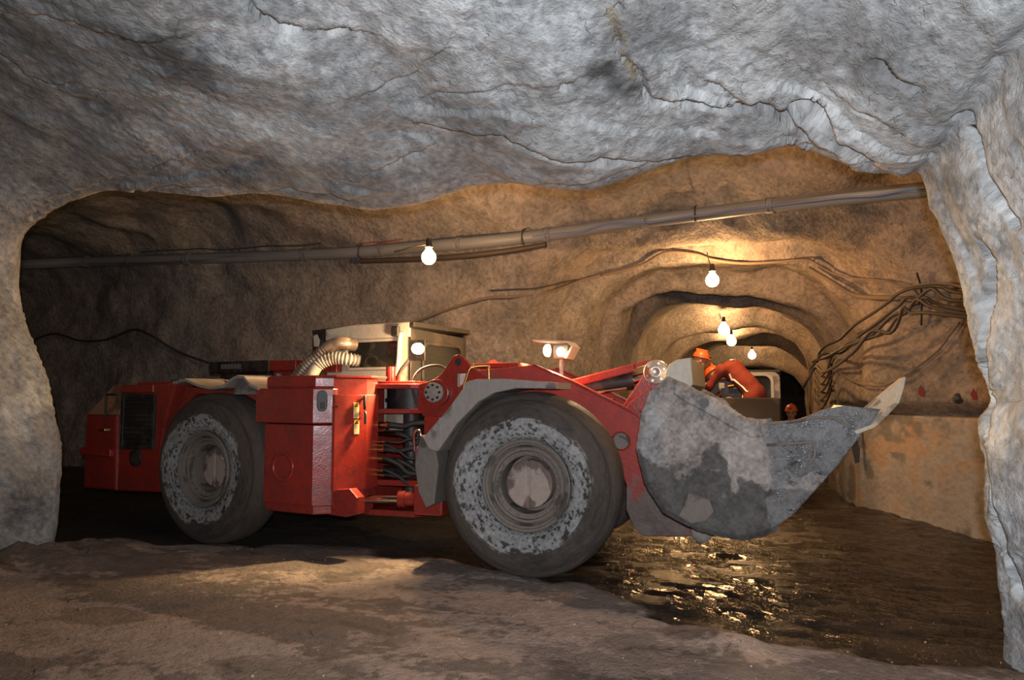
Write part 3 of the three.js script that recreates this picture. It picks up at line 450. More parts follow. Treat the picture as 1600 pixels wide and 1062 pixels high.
{
  const pin = F('pivot_pin', join(lathe([[0, 0.66], [0.02, 0.66], [0.025, 0.645], [0.095, 0.645], [0.1, 0.63], [0.1, 0.55]], 40).translate(-1.14, 1.62, 0)), M.mudSteel, 'round grey bolted pin cap');
  for (let i = 0; i < 8; i++) { const a = (i / 8) * 6.283; sub('bolt', boxUV(rod([0, 0, 0.64], [0, 0, 0.662], 0.013, 0.013, 6)), M.black, pin).position.set(-1.14 + 0.072 * Math.cos(a), 1.62 + 0.072 * Math.sin(a), 0); }
  sub('collar', boxUV(ext(circle(-1.12, 1.615, 0.135, 36), 0.55, 0.62, 0.006, [circle(-1.135, 1.62, 0.102, 30)])), M.red, pin);
}
F('plug', rod([-0.905, 1.92, 0.555], [-0.905, 1.92, 0.572], 0.034), M.black);
F('handrail', tube([[-0.84, 1.64, 0.6], [-0.8, 1.76, 0.6], [-0.765, 1.85, 0.6], [-0.7, 1.875, 0.58], [-0.6, 1.88, 0.55], [-0.585, 1.86, 0.55], [-0.58, 1.74, 0.55]], 0.014, 8, 8), M.brass, 'bent brownish grab rail');
F('deck_plate', join(box(-0.85, -0.35, 1.87, 1.92, -0.35, 0.3), box(-0.8, -0.62, 1.6, 1.87, -0.3, 0.25), box(-0.62, -0.3, 1.82, 1.86, -0.2, 0.3)), M.red);
F('valve_cover', join(box(-0.66, -0.26, 1.6, 1.84, 0.1, 0.46, 0.02)), M.red);
// fenders and flap
const FEN = [[-0.99, 1.2], [-0.74, 1.47], [-0.55, 1.715], [-0.46, 1.735], [-0.2, 1.735], [0.26, 1.7], [0.26, 1.645], [-0.1, 1.65], [-0.3, 1.61], [-0.45, 1.53], [-0.66, 1.33], [-0.84, 1.08], [-0.93, 1.1]];
F('fender', boxUV(ext(FEN, 0.6, 1.2, 0.012)), M.mudSteel, 'bent front fender caked in grey mud'); F('fender', boxUV(ext(FEN, -1.2, -0.6, 0.012)), M.mudSteel);
F('mud_flap', boxUV(ext([[-1.05, 1.22], [-0.9, 1.16], [-0.86, 0.95], [-0.9, 0.6], [-0.98, 0.56], [-1.06, 0.7], [-1.1, 0.95]], 0.62, 1.14, 0.015)), M.mudRim);
// boom
M.boom = std({ roughness: 0.6, bumpMap: gritBump, bumpScale: 0.004, map: tex(1024, 640, (s, t) => {   // red paint, the low end plastered with mud; laid over -1.3 to 1.7 m by 0.2 to 2 m
  const x = -1.3 + 3 * s, y = 0.2 + 1.8 * t, a = fbm(x * 4, y * 4, 8, 5), f = fbm(x * 18, y * 18, 9, 3), low = sst(0.85 - y + 0.7 * a + 0.5 * f - 0.1 * x, -0.2, 0.4), q = sst(a + 0.4 * f, 0.2, 0.45) * 0.6;
  return mix3(mix3([0.33 * (1 + 0.3 * f), 0.027, 0.018], [0.16, 0.05, 0.04], q), [0.12 * (1 + 0.5 * f), 0.088 * (1 + 0.5 * f), 0.075 * (1 + 0.5 * f)], low);
}, true) });
const boomUV = (g) => { g = boxUV(g); const p = g.attributes.position, u = g.attributes.uv.array; for (let i = 0; i < p.count; i++) { u[2 * i] = (p.getX(i) + 1.3) / 3; u[2 * i + 1] = (p.getY(i) - 0.2) / 1.8; } return g; };
const BOOM = [[-1.22, 1.74], [-0.75, 1.84], [-0.15, 1.885], [0.25, 1.71], [0.85, 1.41], [0.95, 1.32], [1.0, 1.15], [1.08, 0.75], [1.25, 0.55], [1.5, 0.5], [1.58, 0.42], [1.53, 0.33], [0.9, 0.3], [0.82, 0.36], [0.745, 0.53], [0.75, 0.76], [0.7, 0.9], [0.5, 1.15], [0.12, 1.45], [-0.4, 1.6], [-1.2, 1.52], [-1.28, 1.62]];
for (const [z0, z1] of [[0.4, 0.48], [-0.48, -0.4]]) {
  const b = F('lift_arm', boomUV(ext(BOOM, z0, z1, 0.01, [circle(0.7, 1.16, 0.085, 28)])), M.boom, 'cranked red lift arm, its lower end grey with mud');
  const s = Math.sign(z0);
  sub('pin', rod([0.7, 1.16, s * 0.25], [0.7, 1.16, s * 0.44], 0.075), M.mudSteel, b, 'grey pin in the round hole of the arm');
  sub('hinge_pin', join(lathe([[0, 0.8], [0.04, 0.8], [0.05, 0.785], [0.085, 0.78], [0.09, 0.74], [0.09, 0.3]], 32).scale(1, 1, s).translate(1.44, 0.41, 0)), M.mudSteel, b, 'grey bucket hinge pin');
  sub('edge_strip', join(ext([[-0.15, 1.9], [0.26, 1.725], [0.86, 1.425], [0.96, 1.33], [0.945, 1.32], [0.85, 1.408], [0.25, 1.708], [-0.15, 1.883]], z0 - 0.02, z1 + 0.02, 0.004)), M.red, b);
}
F('cross_tube', join(rod([0.62, 1.1, -0.42], [0.62, 1.1, 0.42], 0.12, 0.14, 32), box(0.15, 0.5, 1.45, 1.56, -0.42, 0.42, 0.02)), M.red);
// tilt cylinder and linkage
{
  const c = F('tilt_cylinder', join(rod([-0.35, 1.6, 0.1], [0.78, 1.74, 0.1], 0.085), rod([0.7, 1.73, 0.1], [0.78, 1.74, 0.1], 0.095)), M.black, 'black hydraulic tilt cylinder');
  sub('rod', join(rod([0.75, 1.737, 0.1], [1.02, 1.8, 0.1], 0.045)), M.chrome, c);
  sub('pipe', tube([[-0.2, 1.53, 0.19], [0.3, 1.6, 0.195], [0.72, 1.66, 0.19]], 0.014), M.chrome, c);
}
F('guard_beam', join(ext([[0.1, 1.69], [0.14, 1.74], [0.79, 1.9], [0.8, 1.82], [0.14, 1.66]], 0.0, 0.2, 0.01), ext([[0.79, 1.86], [0.79, 1.9], [0.97, 1.94], [0.97, 1.905]], 0.02, 0.16, 0.006)), M.red, 'red beam along the tilt cylinder');
{
  const l = F('bell_crank', join(ext([[0.62, 1.38], [0.68, 1.37], [0.78, 1.37], [1.0, 1.55], [1.12, 1.72], [1.145, 1.8], [1.11, 1.89], [1.02, 1.93], [0.94, 1.9], [0.9, 1.82], [0.88, 1.76]], 0.2, 0.3, 0.012)), M.red);
  const h = sub('hub_disc', join(lathe([[0, 0.36], [0.03, 0.36], [0.035, 0.375], [0.055, 0.375], [0.06, 0.36], [0.108, 0.355], [0.115, 0.34], [0.118, 0.29]], 44).translate(1.02, 1.81, 0), ...[0.3, 1.2, 2.5, 3.6, 4.4, 5.4].map((a) => rod([1.02 + 0.085 * Math.cos(a), 1.81 + 0.085 * Math.sin(a), 0.35], [1.02 + 0.085 * Math.cos(a), 1.81 + 0.085 * Math.sin(a), 0.368], 0.013, 0.013, 6))), M.silver, l, 'pitted pale metal disc with bolts');
}
{
  const l = F('link_plate', join(ext([[0.72, 1.3], [0.71, 1.42], [0.78, 1.52], [0.96, 1.66], [1.03, 1.63], [1.06, 1.55], [1.05, 1.4], [0.98, 1.15], [0.9, 1.14]], 0.32, 0.42, 0.012)), M.red);
  sub('boss', join(ext([[0.87, 1.44], [0.93, 1.56], [0.98, 1.55], [1.02, 1.5], [1.01, 1.43], [0.96, 1.4]], 0.41, 0.45, 0.01)), M.red, l);
  sub('grease_fitting', join(rod([0.76, 1.41, 0.42], [0.76, 1.41, 0.45], 0.022), rod([0.755, 1.36, 0.44], [0.765, 1.43, 0.44], 0.01)), M.brass, l);
}
// bucket
{
  const O = [[2.76, 1.47], [2.49, 1.09], [2.16, 0.70], [2.02, 0.59], [1.88, 0.525], [1.74, 0.50], [1.45, 0.55], [1.2, 0.68], [1.07, 0.9], [1.02, 1.16], [1.06, 1.42], [1.13, 1.6], [1.24, 1.71]];
  const I = [[1.3, 1.68], [1.19, 1.57], [1.12, 1.4], [1.085, 1.16], [1.13, 0.93], [1.24, 0.74], [1.47, 0.61], [1.74, 0.56], [1.86, 0.585], [1.98, 0.64], [2.11, 0.745], [2.44, 1.13], [2.72, 1.49]];
  const b = F('bucket', boxUV(ext([...O, ...I], -1.28, 1.28, 0.008)), M.darkSteel, 'worn steel bucket tipped back and up, its side plate crusted with grey mud');
  const CH = [[1.24, 1.72], [1.36, 1.665], [1.6, 1.53], [1.83, 1.385], [1.95, 1.375], [2.11, 1.39], [2.2, 1.4], [2.27, 1.425], [2.41, 1.485], [2.55, 1.51], [2.68, 1.495], [2.79, 1.485], [2.49, 1.07], [2.16, 0.68], [2.02, 0.575], [1.88, 0.515], [1.74, 0.49], [1.45, 0.54], [1.19, 0.67], [1.055, 0.89], [1.0, 1.16], [1.04, 1.42], [1.11, 1.6]];
  M.cheek = std({ roughness: 1, bumpMap: rep(gritBump, 5, 3.75), bumpScale: 0.006, map: tex(1024, 768, (s, t) => {   // uv laid over 0.95 to 2.95 m by 0.4 to 1.9 m of the side plate
    const x = 0.95 + 2 * s, y = 0.4 + 1.5 * t, a = fbm(x * 3, y * 3, 3, 5), f = fbm(x * 14, y * 14, 5, 4), g = fbm(x * 50, y * 50, 6, 2);
    const steel = 0.13 * (1 + 0.6 * a + 0.8 * f + 0.5 * g), right = sst(x - 1.97 - 0.1 * (1.38 - y) + 0.14 * a + 0.05 * f, -0.02, 0.03);
    const low = sst(1.13 - y + 0.12 * (x - 1.2) + 0.32 * a + 0.12 * f - 0.35 * sst(x, 1.6, 1.75) , -0.03, 0.03);
    const k = 0.3 * (1 + 0.45 * a + 0.6 * f + 0.5 * g), mud = mix3([k * 1.06, k * 0.94, k * 0.86], [k, k * 0.98, k * 0.97], sst(1.25 - x + a * 0.2, -0.05, 0.1)), wet = 0.085 * (1 + 0.5 * f + 0.5 * g);
    let c = mix3(mud, [wet * 1.06, wet * 0.97, wet * 0.93], low); c = mix3(c, [steel, steel, steel * 1.02], right * (y > 0.9 - 0.2 * a ? 1 : 0.4));
    const ch = sst(n3(x * 7, y * 11, 2) + 0.4 * f, 0.62, 0.75); return mix3(c, [0.33, 0.29, 0.26], ch * 0.5 * (1 - right));
  }, true), roughnessMap: tex(512, 384, (s, t) => { const x = 0.95 + 2 * s, y = 0.4 + 1.5 * t, a = fbm(x * 3, y * 3, 3, 5), f = fbm(x * 14, y * 14, 5, 4); return mix(0.8, 0.34 + 0.5 * f, sst(x - 1.97 - 0.1 * (1.38 - y) + 0.14 * a + 0.05 * f, -0.02, 0.03)); }) });
  const cheekUV = (g) => { const p = g.attributes.position, u = new Float32Array(p.count * 2); for (let i = 0; i < p.count; i++) { u[2 * i] = (p.getX(i) - 0.95) / 2; u[2 * i + 1] = (p.getY(i) - 0.4) / 1.5; } g.setAttribute('uv', new THREE.BufferAttribute(u, 2)); return g; };
  // near side plate: hammered and uneven, so it is a grid cut to the outline
  sub('side_plate', cheekUV(boxUV(ext(CH, 1.28, 1.325, 0.01))), M.cheek, b, 'near side plate, upper part crusted pale, lower part dark and wet');
  sub('side_plate', cheekUV(boxUV(ext(CH.map(([x, y], i) => (i > 2 && i < 12 ? [x, y - 0.2 * sst(x, 1.5, 2) * sst(2.85, x, x + 0.3)] : [x, y])), -1.325, -1.28, 0.01))), M.cheek, b);
  sub('mud_crust', cheekUV(nets((x, y, z) => { let d = 9, n = CH.length, inn = false; for (let i = 0, j = n - 1; i < n; j = i++) { const [x1, y1] = CH[i], [x2, y2] = CH[j], ex = x2 - x1, ey = y2 - y1, t = clamp(((x - x1) * ex + (y - y1) * ey) / (ex * ex + ey * ey)); d = Math.min(d, Math.hypot(x - x1 - t * ex, y - y1 - t * ey)); if (y1 > y !== y2 > y && x < ((x2 - x1) * (y - y1)) / (y2 - y1) + x1) inn = !inn; }
    const a = fbm(x * 3, y * 3, 3, 5), f = fbm(x * 14, y * 14, 5, 4); const lim = 1.97 + 0.1 * (1.38 - y) - 0.14 * a - 0.05 * f, side = Math.min(inn ? d : -d, (lim - x) * 0.6);
    return z - 1.322 - clamp(side * 0.8, -0.03, 0.014) - 0.012 * a - 0.006 * f; }, [0.96, 0.42, 1.29], [2.1, 1.78, 1.36], 0.0105)), M.cheek, b, 'crust of dried grey mud on the side plate');
  sub('wear_rib', join(ext([[1.98, 1.215], [2.3, 1.245], [2.335, 1.24], [2.335, 1.13], [2.26, 1.03], [2.245, 1.035], [2.312, 1.135], [2.312, 1.222], [1.98, 1.195]], 1.31, 1.34, 0.006), ext([[1.97, 1.355], [2.2, 1.375], [2.31, 1.405], [2.46, 1.41], [2.56, 1.34], [2.575, 1.35], [2.47, 1.43], [2.3, 1.428], [2.19, 1.395], [1.97, 1.375]], 1.31, 1.338, 0.005)), M.mudRim, b);
  sub('edge_bar', cheekUV(boxUV(ext([[1.3, 1.7], [1.36, 1.67], [1.6, 1.535], [1.83, 1.39], [1.93, 1.38], [1.955, 1.27], [1.86, 1.26], [1.62, 1.4], [1.36, 1.545], [1.28, 1.6]], 1.3, 1.362, 0.018))), M.cheek, b, 'thick bar along the sloping top edge');
  sub('weld_pad', join(ext([[1.3, 0.63], [1.38, 0.82], [1.55, 0.77], [1.58, 0.68], [1.52, 0.6], [1.4, 0.575]], 1.31, 1.345, 0.015)), M.mudRim, b);
  sub('bolt_hole', join(rod([1.52, 1.53, 1.3], [1.52, 1.53, 1.368], 0.042, 0.04), rod([2.225, 1.155, 1.3], [2.225, 1.155, 1.331], 0.02)), M.black, b);
  {
    const p = [[2.6, 1.36, 1.12], [2.6, 1.32, 1.327], [2.72, 1.37, 1.327], [2.83, 1.48, 1.327], [2.89, 1.55, 1.325], [2.94, 1.65, 1.323], [2.957, 1.725, 1.315], [2.945, 1.715, 1.16], [2.7, 1.495, 1.12]], q = p.map(([x, y, z], i) => [x + (i > 4 ? 0.006 : 0.02), y - (i > 4 ? 0.01 : 0.02), z + 0.004]), tri = [], f = (...k) => k.forEach((i) => tri.push(...i)), n = p.length;
    for (let i = 1; i < n - 1; i++) { f(p[0], p[i], p[i + 1]); f(q[0], q[i + 1], q[i]); } for (let i = 0; i < n; i++) { const j = (i + 1) % n; f(p[i], q[i], p[j]); f(p[j], q[i], q[j]); }
    const g = new THREE.BufferGeometry(); g.setAttribute('position', new THREE.Float32BufferAttribute(tri, 3)); g.computeVertexNormals();
    sub('corner_tooth', boxUV(g), std({ map: grime([0.5, 0.44, 0.35], [0.25, 0.2, 0.15], 6, 0, 560), roughness: 0.85, bumpMap: gritBump, bumpScale: 0.008, side: THREE.DoubleSide }), b, 'pointed corner of the cutting edge, its lamp light painted in as pale colour');  // pale map paints the lamp-lit brightness onto the tooth
  }
  sub('spill_guard', join(ext([[1.18, 1.64], [1.165, 1.78], [1.2, 1.86], [1.27, 1.9], [1.385, 1.915], [1.4, 1.68], [1.3, 1.6]], -0.95, 0.85, 0.012)), M.cream, b, 'spill guard on the bucket back, work light painted in as cream');  // cream here paints the work light falling on the guard
}
// work light on the front frame
const WL = at(FRONT, -0.14, 2.05, 0.05);
{
  const l = F('work_light', join(box(-0.03, 0.12, 1.96, 2.1, -0.1, 0.16, 0.02), ext([[-0.24, 2.16], [0.14, 2.135], [0.19, 2.08], [0.12, 1.96], [0.1, 1.96], [0.165, 2.08], [0.13, 2.118], [-0.24, 2.145]], -0.12, 0.2, 0.005), rod([0.02, 1.8, 0.02], [0.02, 1.97, 0.02], 0.02)), M.cream, 'twin work light under a visor');
  sub('lens', join(lathe([[0, 0.05], [0.04, 0.045], [0.06, 0.03], [0.068, 0]], 28).rotateY(-0.9).translate(-0.1, 2.05, 0.08)), M.lens, l);
  sub('lens', join(lathe([[0, 0.03], [0.03, 0.028], [0.045, 0.015], [0.05, 0]], 28).translate(0.05, 2.03, 0.15)), M.lens, l);
  const s = new THREE.SpotLight(WORK, WORK_I * 2.6, 0, 0.75, 0.45); s.position.copy(at(FRONT, -0.22, 2.07, 0.14)); s.target.position.copy(s.position).add(V3([-0.8, -0.33, -0.45])); s.castShadow = true; s.shadow.radius = 2.5; scene.add(s, s.target);
  const f = new THREE.SpotLight(WORK, WORK_I, 0, 1.05, 0.4); f.position.copy(at(FRONT, 0.06, 2.03, 0.21)); f.target.position.copy(at(FRONT, 0.86, 1.33, 0.71)); f.castShadow = true; f.shadow.radius = 2; scene.add(f, f.target);
}

// rear frame
const B = (...a) => part(REAR, ...a);
B('rear_frame', join(box(-2.2, -0.75, 0.5, 1.6, -1.1, 0.7, 0.03), box(-0.8, 0.5, 0.4, 1.68, -0.9, 0.68, 0.03), box(0.45, 1.5, 0.4, 1.14, -0.9, 0.6, 0.03), box(0.45, 1.5, 1.1, 1.66, 0.06, 0.6, 0.02), rod([0, 0.81, -0.9], [0, 0.81, 0.95], 0.2)), M.red);
B('engine_side', join(ext([[-1.62, 0.47], [-1.62, 1.7], [-0.62, 1.745], [-0.72, 1.5], [-0.82, 1.2], [-0.86, 0.81], [-0.8, 0.5]], 0.6, 1.12, 0.02), box(-1.6, -1.0, 1.62, 1.715, 0.5, 1.14, 0.015)), M.red);
{
  const g = B('grille', join(ext([[-1.56, 0.96], [-0.95, 0.98], [-0.95, 1.6], [-1.56, 1.62]], 1.09, 1.15, 0.008, [[[-1.51, 1.01], [-1.0, 1.02], [-1.0, 1.56], [-1.51, 1.57]]]), box(-1.54, -0.97, 0.98, 1.6, 1.1, 1.124, 0.002)), M.black, 'louvred engine grille');
  for (let i = 0; i < 11; i++) sub('slat', box(-1.52, -0.99, -0.003, 0.003, -0.02, 0.02, 0.001).rotateX(0.6).translate(0, 1.045 + i * 0.05, 1.12), M.black, g);
}
B('cap', join(lathe([[0, 1.15], [0.05, 1.155], [0.06, 1.145], [0.095, 1.145], [0.105, 1.13], [0.105, 1.1]], 32).translate(-1.28, 0.87, 0)), M.black);
B('rear_bumper', join(ext([[-2.26, 0.47], [-2.28, 0.9], [-2.26, 1.36], [-1.66, 1.36], [-1.62, 0.47]], 0.3, 1.13, 0.03), box(-2.3, -1.7, 0.86, 0.96, 0.4, 1.17, 0.02)), M.red);
B('hood_panel', boxUV(extHood()), std({ map: grime([0.3, 0.16, 0.09], [0.16, 0.085, 0.055], 4, 0, 580), roughness: 0.6 }), 'sloping rear hood panel, warm light painted in as tan');  // tan map paints warm light onto the sloping plate
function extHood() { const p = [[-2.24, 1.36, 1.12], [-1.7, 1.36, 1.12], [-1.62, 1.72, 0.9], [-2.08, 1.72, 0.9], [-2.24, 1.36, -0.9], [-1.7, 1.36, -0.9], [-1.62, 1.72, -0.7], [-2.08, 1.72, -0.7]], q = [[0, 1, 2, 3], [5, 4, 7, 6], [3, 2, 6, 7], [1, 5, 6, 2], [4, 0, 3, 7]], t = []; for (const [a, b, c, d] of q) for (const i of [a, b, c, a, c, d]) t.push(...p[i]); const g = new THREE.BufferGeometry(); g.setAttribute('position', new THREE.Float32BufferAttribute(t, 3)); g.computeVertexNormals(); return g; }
B('handle', tube([[-1.86, 1.34, 1.14], [-1.86, 1.56, 1.14], [-1.84, 1.6, 1.14], [-1.7, 1.6, 1.13], [-1.68, 1.58, 1.12], [-1.69, 1.5, 1.12]], 0.013, 8), M.black, 'bent black grab handle');
B('marker_lamp', join(box(-1.95, -1.82, 1.16, 1.2, 1.12, 1.17, 0.01)), M.brass);
B('top_deck', join(box(-1.62, -0.55, 1.69, 1.75, -0.9, 0.9, 0.01), box(-0.6, 0.54, 1.66, 1.76, -0.8, 0.7, 0.01), box(0.5, 1.5, 1.66, 1.74, 0.04, 0.7, 0.01)), M.red);
B('wheel_cover', boxUV(ext([[-0.64, 1.74], [-0.43, 1.78], [-0.2, 1.71], [0, 1.68], [0.18, 1.7], [0.3, 1.77], [0.4, 1.805], [0.5, 1.79], [0.6, 1.71], [0.72, 1.67], [0.72, 1.64], [0.59, 1.68], [0.49, 1.76], [0.4, 1.775], [0.31, 1.745], [0.19, 1.67], [0, 1.65], [-0.21, 1.68], [-0.42, 1.745], [-0.62, 1.71]], 0.62, 1.16, 0.006)), std({ map: grime([0.3, 0.26, 0.23], [0.16, 0.13, 0.11], 4, 0, 600), roughness: 0.75 }), 'buckled grey sheet over the rear wheel');
B('wheel_cover_skirt', boxUV(ext([[0.26, 1.6], [0.3, 1.74], [0.4, 1.775], [0.5, 1.76], [0.6, 1.68], [0.66, 1.66], [0.66, 1.6]], 0.9, 1.08, 0.006)), std({ map: grime([0.22, 0.19, 0.17], [0.12, 0.1, 0.09], 4, 0, 620), roughness: 0.75 }));
B('arch_panel', boxUV(ext([[-0.62, 1.7], [-0.2, 1.66], [0.2, 1.64], [0.72, 1.62], [0.78, 1.3], [0.6, 1.5], [0.3, 1.62], [0, 1.66], [-0.4, 1.6], [-0.7, 1.42]], 0.68, 1.02, 0.01)), M.red);
// side tank between the rear wheel and the hitch
const PLAN = (x0) => [[x0, 0.5], [x0, 1.13], [1.46, 1.13], [1.59, 1.0], [1.73, 0.68], [1.73, 0.5]];
B('side_tank', join(extY(PLAN(0.8), 0.5, 1.3, 0.012), extY([[0.8, 0.5], [0.8, 1.1], [1.45, 1.1], [1.57, 0.98], [1.71, 0.66], [1.71, 0.5]], 0.42, 0.52, 0.01)), M.red);
B('side_cover', join(extY([[0.68, 0.5], [0.68, 1.15], [1.47, 1.15], [1.605, 1.015], [1.605, 0.5]], 1.31, 1.66, 0.012), extY([[0.8, 0.45], [0.78, 1.1], [1.45, 1.1], [1.58, 0.97], [1.58, 0.45]], 1.65, 1.79, 0.03)), M.red, 'overhanging upper side cover');
{
  const e = B('end_panel', join(extY([[1.5, 0.5], [1.6, 1.02], [1.625, 1.01], [1.76, 0.69], [1.76, 0.5]], 0.64, 1.6, 0.008), extY([[1.5, 0.5], [1.585, 0.99], [1.745, 0.67], [1.745, 0.5]], 1.585, 1.77, 0.02), extY([[1.4, 0.4], [1.46, 1.06], [1.63, 1.0], [1.79, 0.66], [1.79, 0.4]], 1.765, 1.79, 0.006)), M.red, 'red end panel facing the hitch');
  const fx = (t, off) => [1.625 + 0.135 * t + off * 0.92, 1.01 - 0.32 * t + off * 0.39];
  const decal = (t0, y0, y1, m) => { const a = fx(t0, 0.004), b = fx(t0 + 0.17, 0.004); const g = new THREE.PlaneGeometry(Math.hypot(b[0] - a[0], b[1] - a[1]), y1 - y0); g.rotateY(Math.atan2(-(b[1] - a[1]), b[0] - a[0])); g.translate((a[0] + b[0]) / 2, (y0 + y1) / 2, (a[1] + b[1]) / 2); return sub('warning_label', g, m, e, 'narrow cream warning label with a triangle'); };
  const lab = (lines) => { const c = document.createElement('canvas'); c.width = 64; c.height = 192; const x = c.getContext('2d'); x.fillStyle = '#d8c48a'; x.fillRect(0, 0, 64, 192); x.fillStyle = '#e0a630'; x.fillRect(4, 4, 56, 62); x.fillStyle = '#221a12'; x.beginPath(); x.moveTo(32, 12); x.lineTo(56, 58); x.lineTo(8, 58); x.closePath(); x.fill(); x.fillStyle = '#e0a630'; x.fillRect(29, 28, 6, 16); x.fillRect(29, 48, 6, 5); x.fillStyle = '#5b4a34'; for (let i = 0; i < lines; i++) x.fillRect(9, 76 + i * 13, 46 - ((i * 7) % 15), 6); const t = new THREE.CanvasTexture(c); t.colorSpace = THREE.SRGBColorSpace; return std({ map: t, roughness: 0.6 }); };
  decal(0.58, 1.36, 1.52, lab(8)); decal(0.6, 1.2, 1.345, lab(4));
  sub('door_seam', join(box(1.5, 1.66, 1.335, 1.345, 0.98, 1.0, 0.001).translate(0, 0.14, 0.005)), M.black, e);
  const h = sub('latch_handle', join(tube([[1.76, 1.56, 0.72], [1.775, 1.58, 0.74], [1.78, 1.5, 0.745], [1.77, 1.45, 0.73]], 0.016, 8), tube([[1.77, 1.42, 0.72], [1.785, 1.4, 0.735], [1.785, 1.3, 0.735]], 0.014, 8)), M.rubber, e);
}
{ const o = B('handle_recess', join(ext(rrect(1.465, 1.565, 1.43, 1.64, 0.05), -0.012, 0.014, 0.006).translate(-1.515, 0, 0).rotateY(0.7854).translate(1.53, 0, 1.09)), M.black, 'oval hand hole'); sub('latch', join(box(-0.02, 0.02, 1.46, 1.52, 0.005, 0.022, 0.004).rotateY(0.7854).translate(1.535, 0, 1.09)), M.rubber, o); }
B('filler_ring', join(lathe([[0.15, 1.13], [0.15, 1.14], [0.135, 1.148], [0.12, 1.14], [0.115, 1.125]], 40).translate(1.06, 0.87, 0)), M.red);
B('foot_plate', join(ext([[1.3, 0.42], [1.3, 0.54], [1.5, 0.55], [1.62, 0.66], [1.8, 0.68], [1.9, 0.6], [1.9, 0.44], [1.75, 0.4]], 0.86, 0.98, 0.015)), M.red);
// hitch
B('hitch_plate', join(extY([[1.4, 0.03], [1.4, 0.5], [1.7, 0.55], [2.1, 0.4], [2.3, 0.2], [2.3, -0.2], [2.1, -0.5], [1.83, -0.5], [1.83, 0.03]], 1.66, 1.71, 0.006), extY([[1.4, 0.03], [1.4, 0.45], [1.7, 0.5], [2.05, 0.35], [2.2, 0], [2.05, -0.5], [1.83, -0.5], [1.83, 0.03]], 1.4, 1.45, 0.006)), M.red, 'red upper hitch plates');
B('hitch_plate', join(extY([[1.4, -0.5], [1.4, 0.45], [1.7, 0.5], [2.2, 0.4], [2.35, 0], [2.1, -0.5]], 0.66, 0.72, 0.006), extY([[1.4, -0.5], [1.4, 0.5], [1.7, 0.55], [2.2, 0.45], [2.35, 0], [2.1, -0.5]], 0.36, 0.42, 0.006)), M.red, 'lower hitch plates');
B('hitch_pin', join(rod([1.82, 1.45, 0], [1.82, 1.66, 0], 0.27, 0.27, 40), rod([1.82, 1.52, 0], [1.82, 1.56, 0], 0.29, 0.29, 40), rod([1.82, 0.72, 0], [1.82, 0.82, 0], 0.27, 0.3, 40), rod([1.82, 0.3, 0], [1.82, 1.75, 0], 0.09)), M.black);
B('hitch_back', join(box(1.42, 1.84, 0.4, 1.12, -0.62, -0.5, 0.01), box(1.83, 2.3, 0.4, 1.7, -0.62, -0.5, 0.01)), M.black);
B('hitch_post', join(box(1.42, 1.52, 0.6, 1.68, 0.4, 0.55, 0.01)), M.red);
{
  const c = B('steering_cylinder', join(rod([2.1, 0.55, 0.54], [2.5, 0.56, 0.42], 0.07), rod([2.08, 0.55, 0.545], [2.15, 0.55, 0.525], 0.085)), M.red, 'steering cylinder with a bright chrome rod');
  sub('rod', rod([1.6, 0.53, 0.66], [2.1, 0.55, 0.54], 0.045), M.chrome, c);
  sub('clevis', box(1.52, 1.62, 0.45, 0.61, 0.6, 0.73, 0.02), M.red, c); sub('swivel_pin', rod([2.3, 0.44, 0.48], [2.3, 0.66, 0.48], 0.05), M.mudSteel, c);
}
[[1.28, 0.35, 0.03], [1.11, 0.4, 0.014], [1.075, 0.42, 0.014], [1.03, 0.4, 0.028], [0.94, 0.42, 0.026], [0.82, 0.42, 0.018], [0.77, 0.4, 0.015], [1.18, 0.2, 0.024], [0.9, 0.2, 0.03]].forEach(([y, z, r], i) => {
  const e = 0.25 * (R() - 0.5), h = B('hydraulic_hose', tube([[1.8, y, z + 0.1], [1.88, y + 0.005, z + 0.1], [2.0, y + e * 0.3 - 0.03, z + 0.06 - r], [2.1, y + e - 0.05, z - 0.02], [2.3, y + e - 0.04, z - 0.15], [2.5, y + e, z - 0.2]], r, 10, 6), M.rubber);
  sub('fitting', join(rod([1.5, y, z + 0.1], [1.7, y, z + 0.1], r * 1.05, r * 1.05, 6), rod([1.7, y, z + 0.1], [1.84, y, z + 0.1], r * 1.18, r * 1.12, 14), rod([1.83, y, z + 0.1], [1.86, y, z + 0.1], r * 1.3, r * 1.3, 14)), M.brass, h);
});
for (const [y, x] of [[1.18, 2.25], [1.02, 2.28], [0.93, 2.3]]) B('steel_line', tube([[x - 0.06, y - 0.16, 0.45], [x - 0.06, y, 0.46], [x - 0.03, y + 0.05, 0.46], [x + 0.02, y + 0.03, 0.46], [x + 0.03, y - 0.14, 0.45], [x + 0.03, y - 0.2, 0.42]], 0.014, 8), M.chrome);
B('hose_bracket', join(box(2.02, 2.08, 0.85, 1.25, 0.1, 0.2, 0.01), rod([2.05, 0.98, 0.2], [2.05, 1.2, 0.2], 0.02)), M.black);
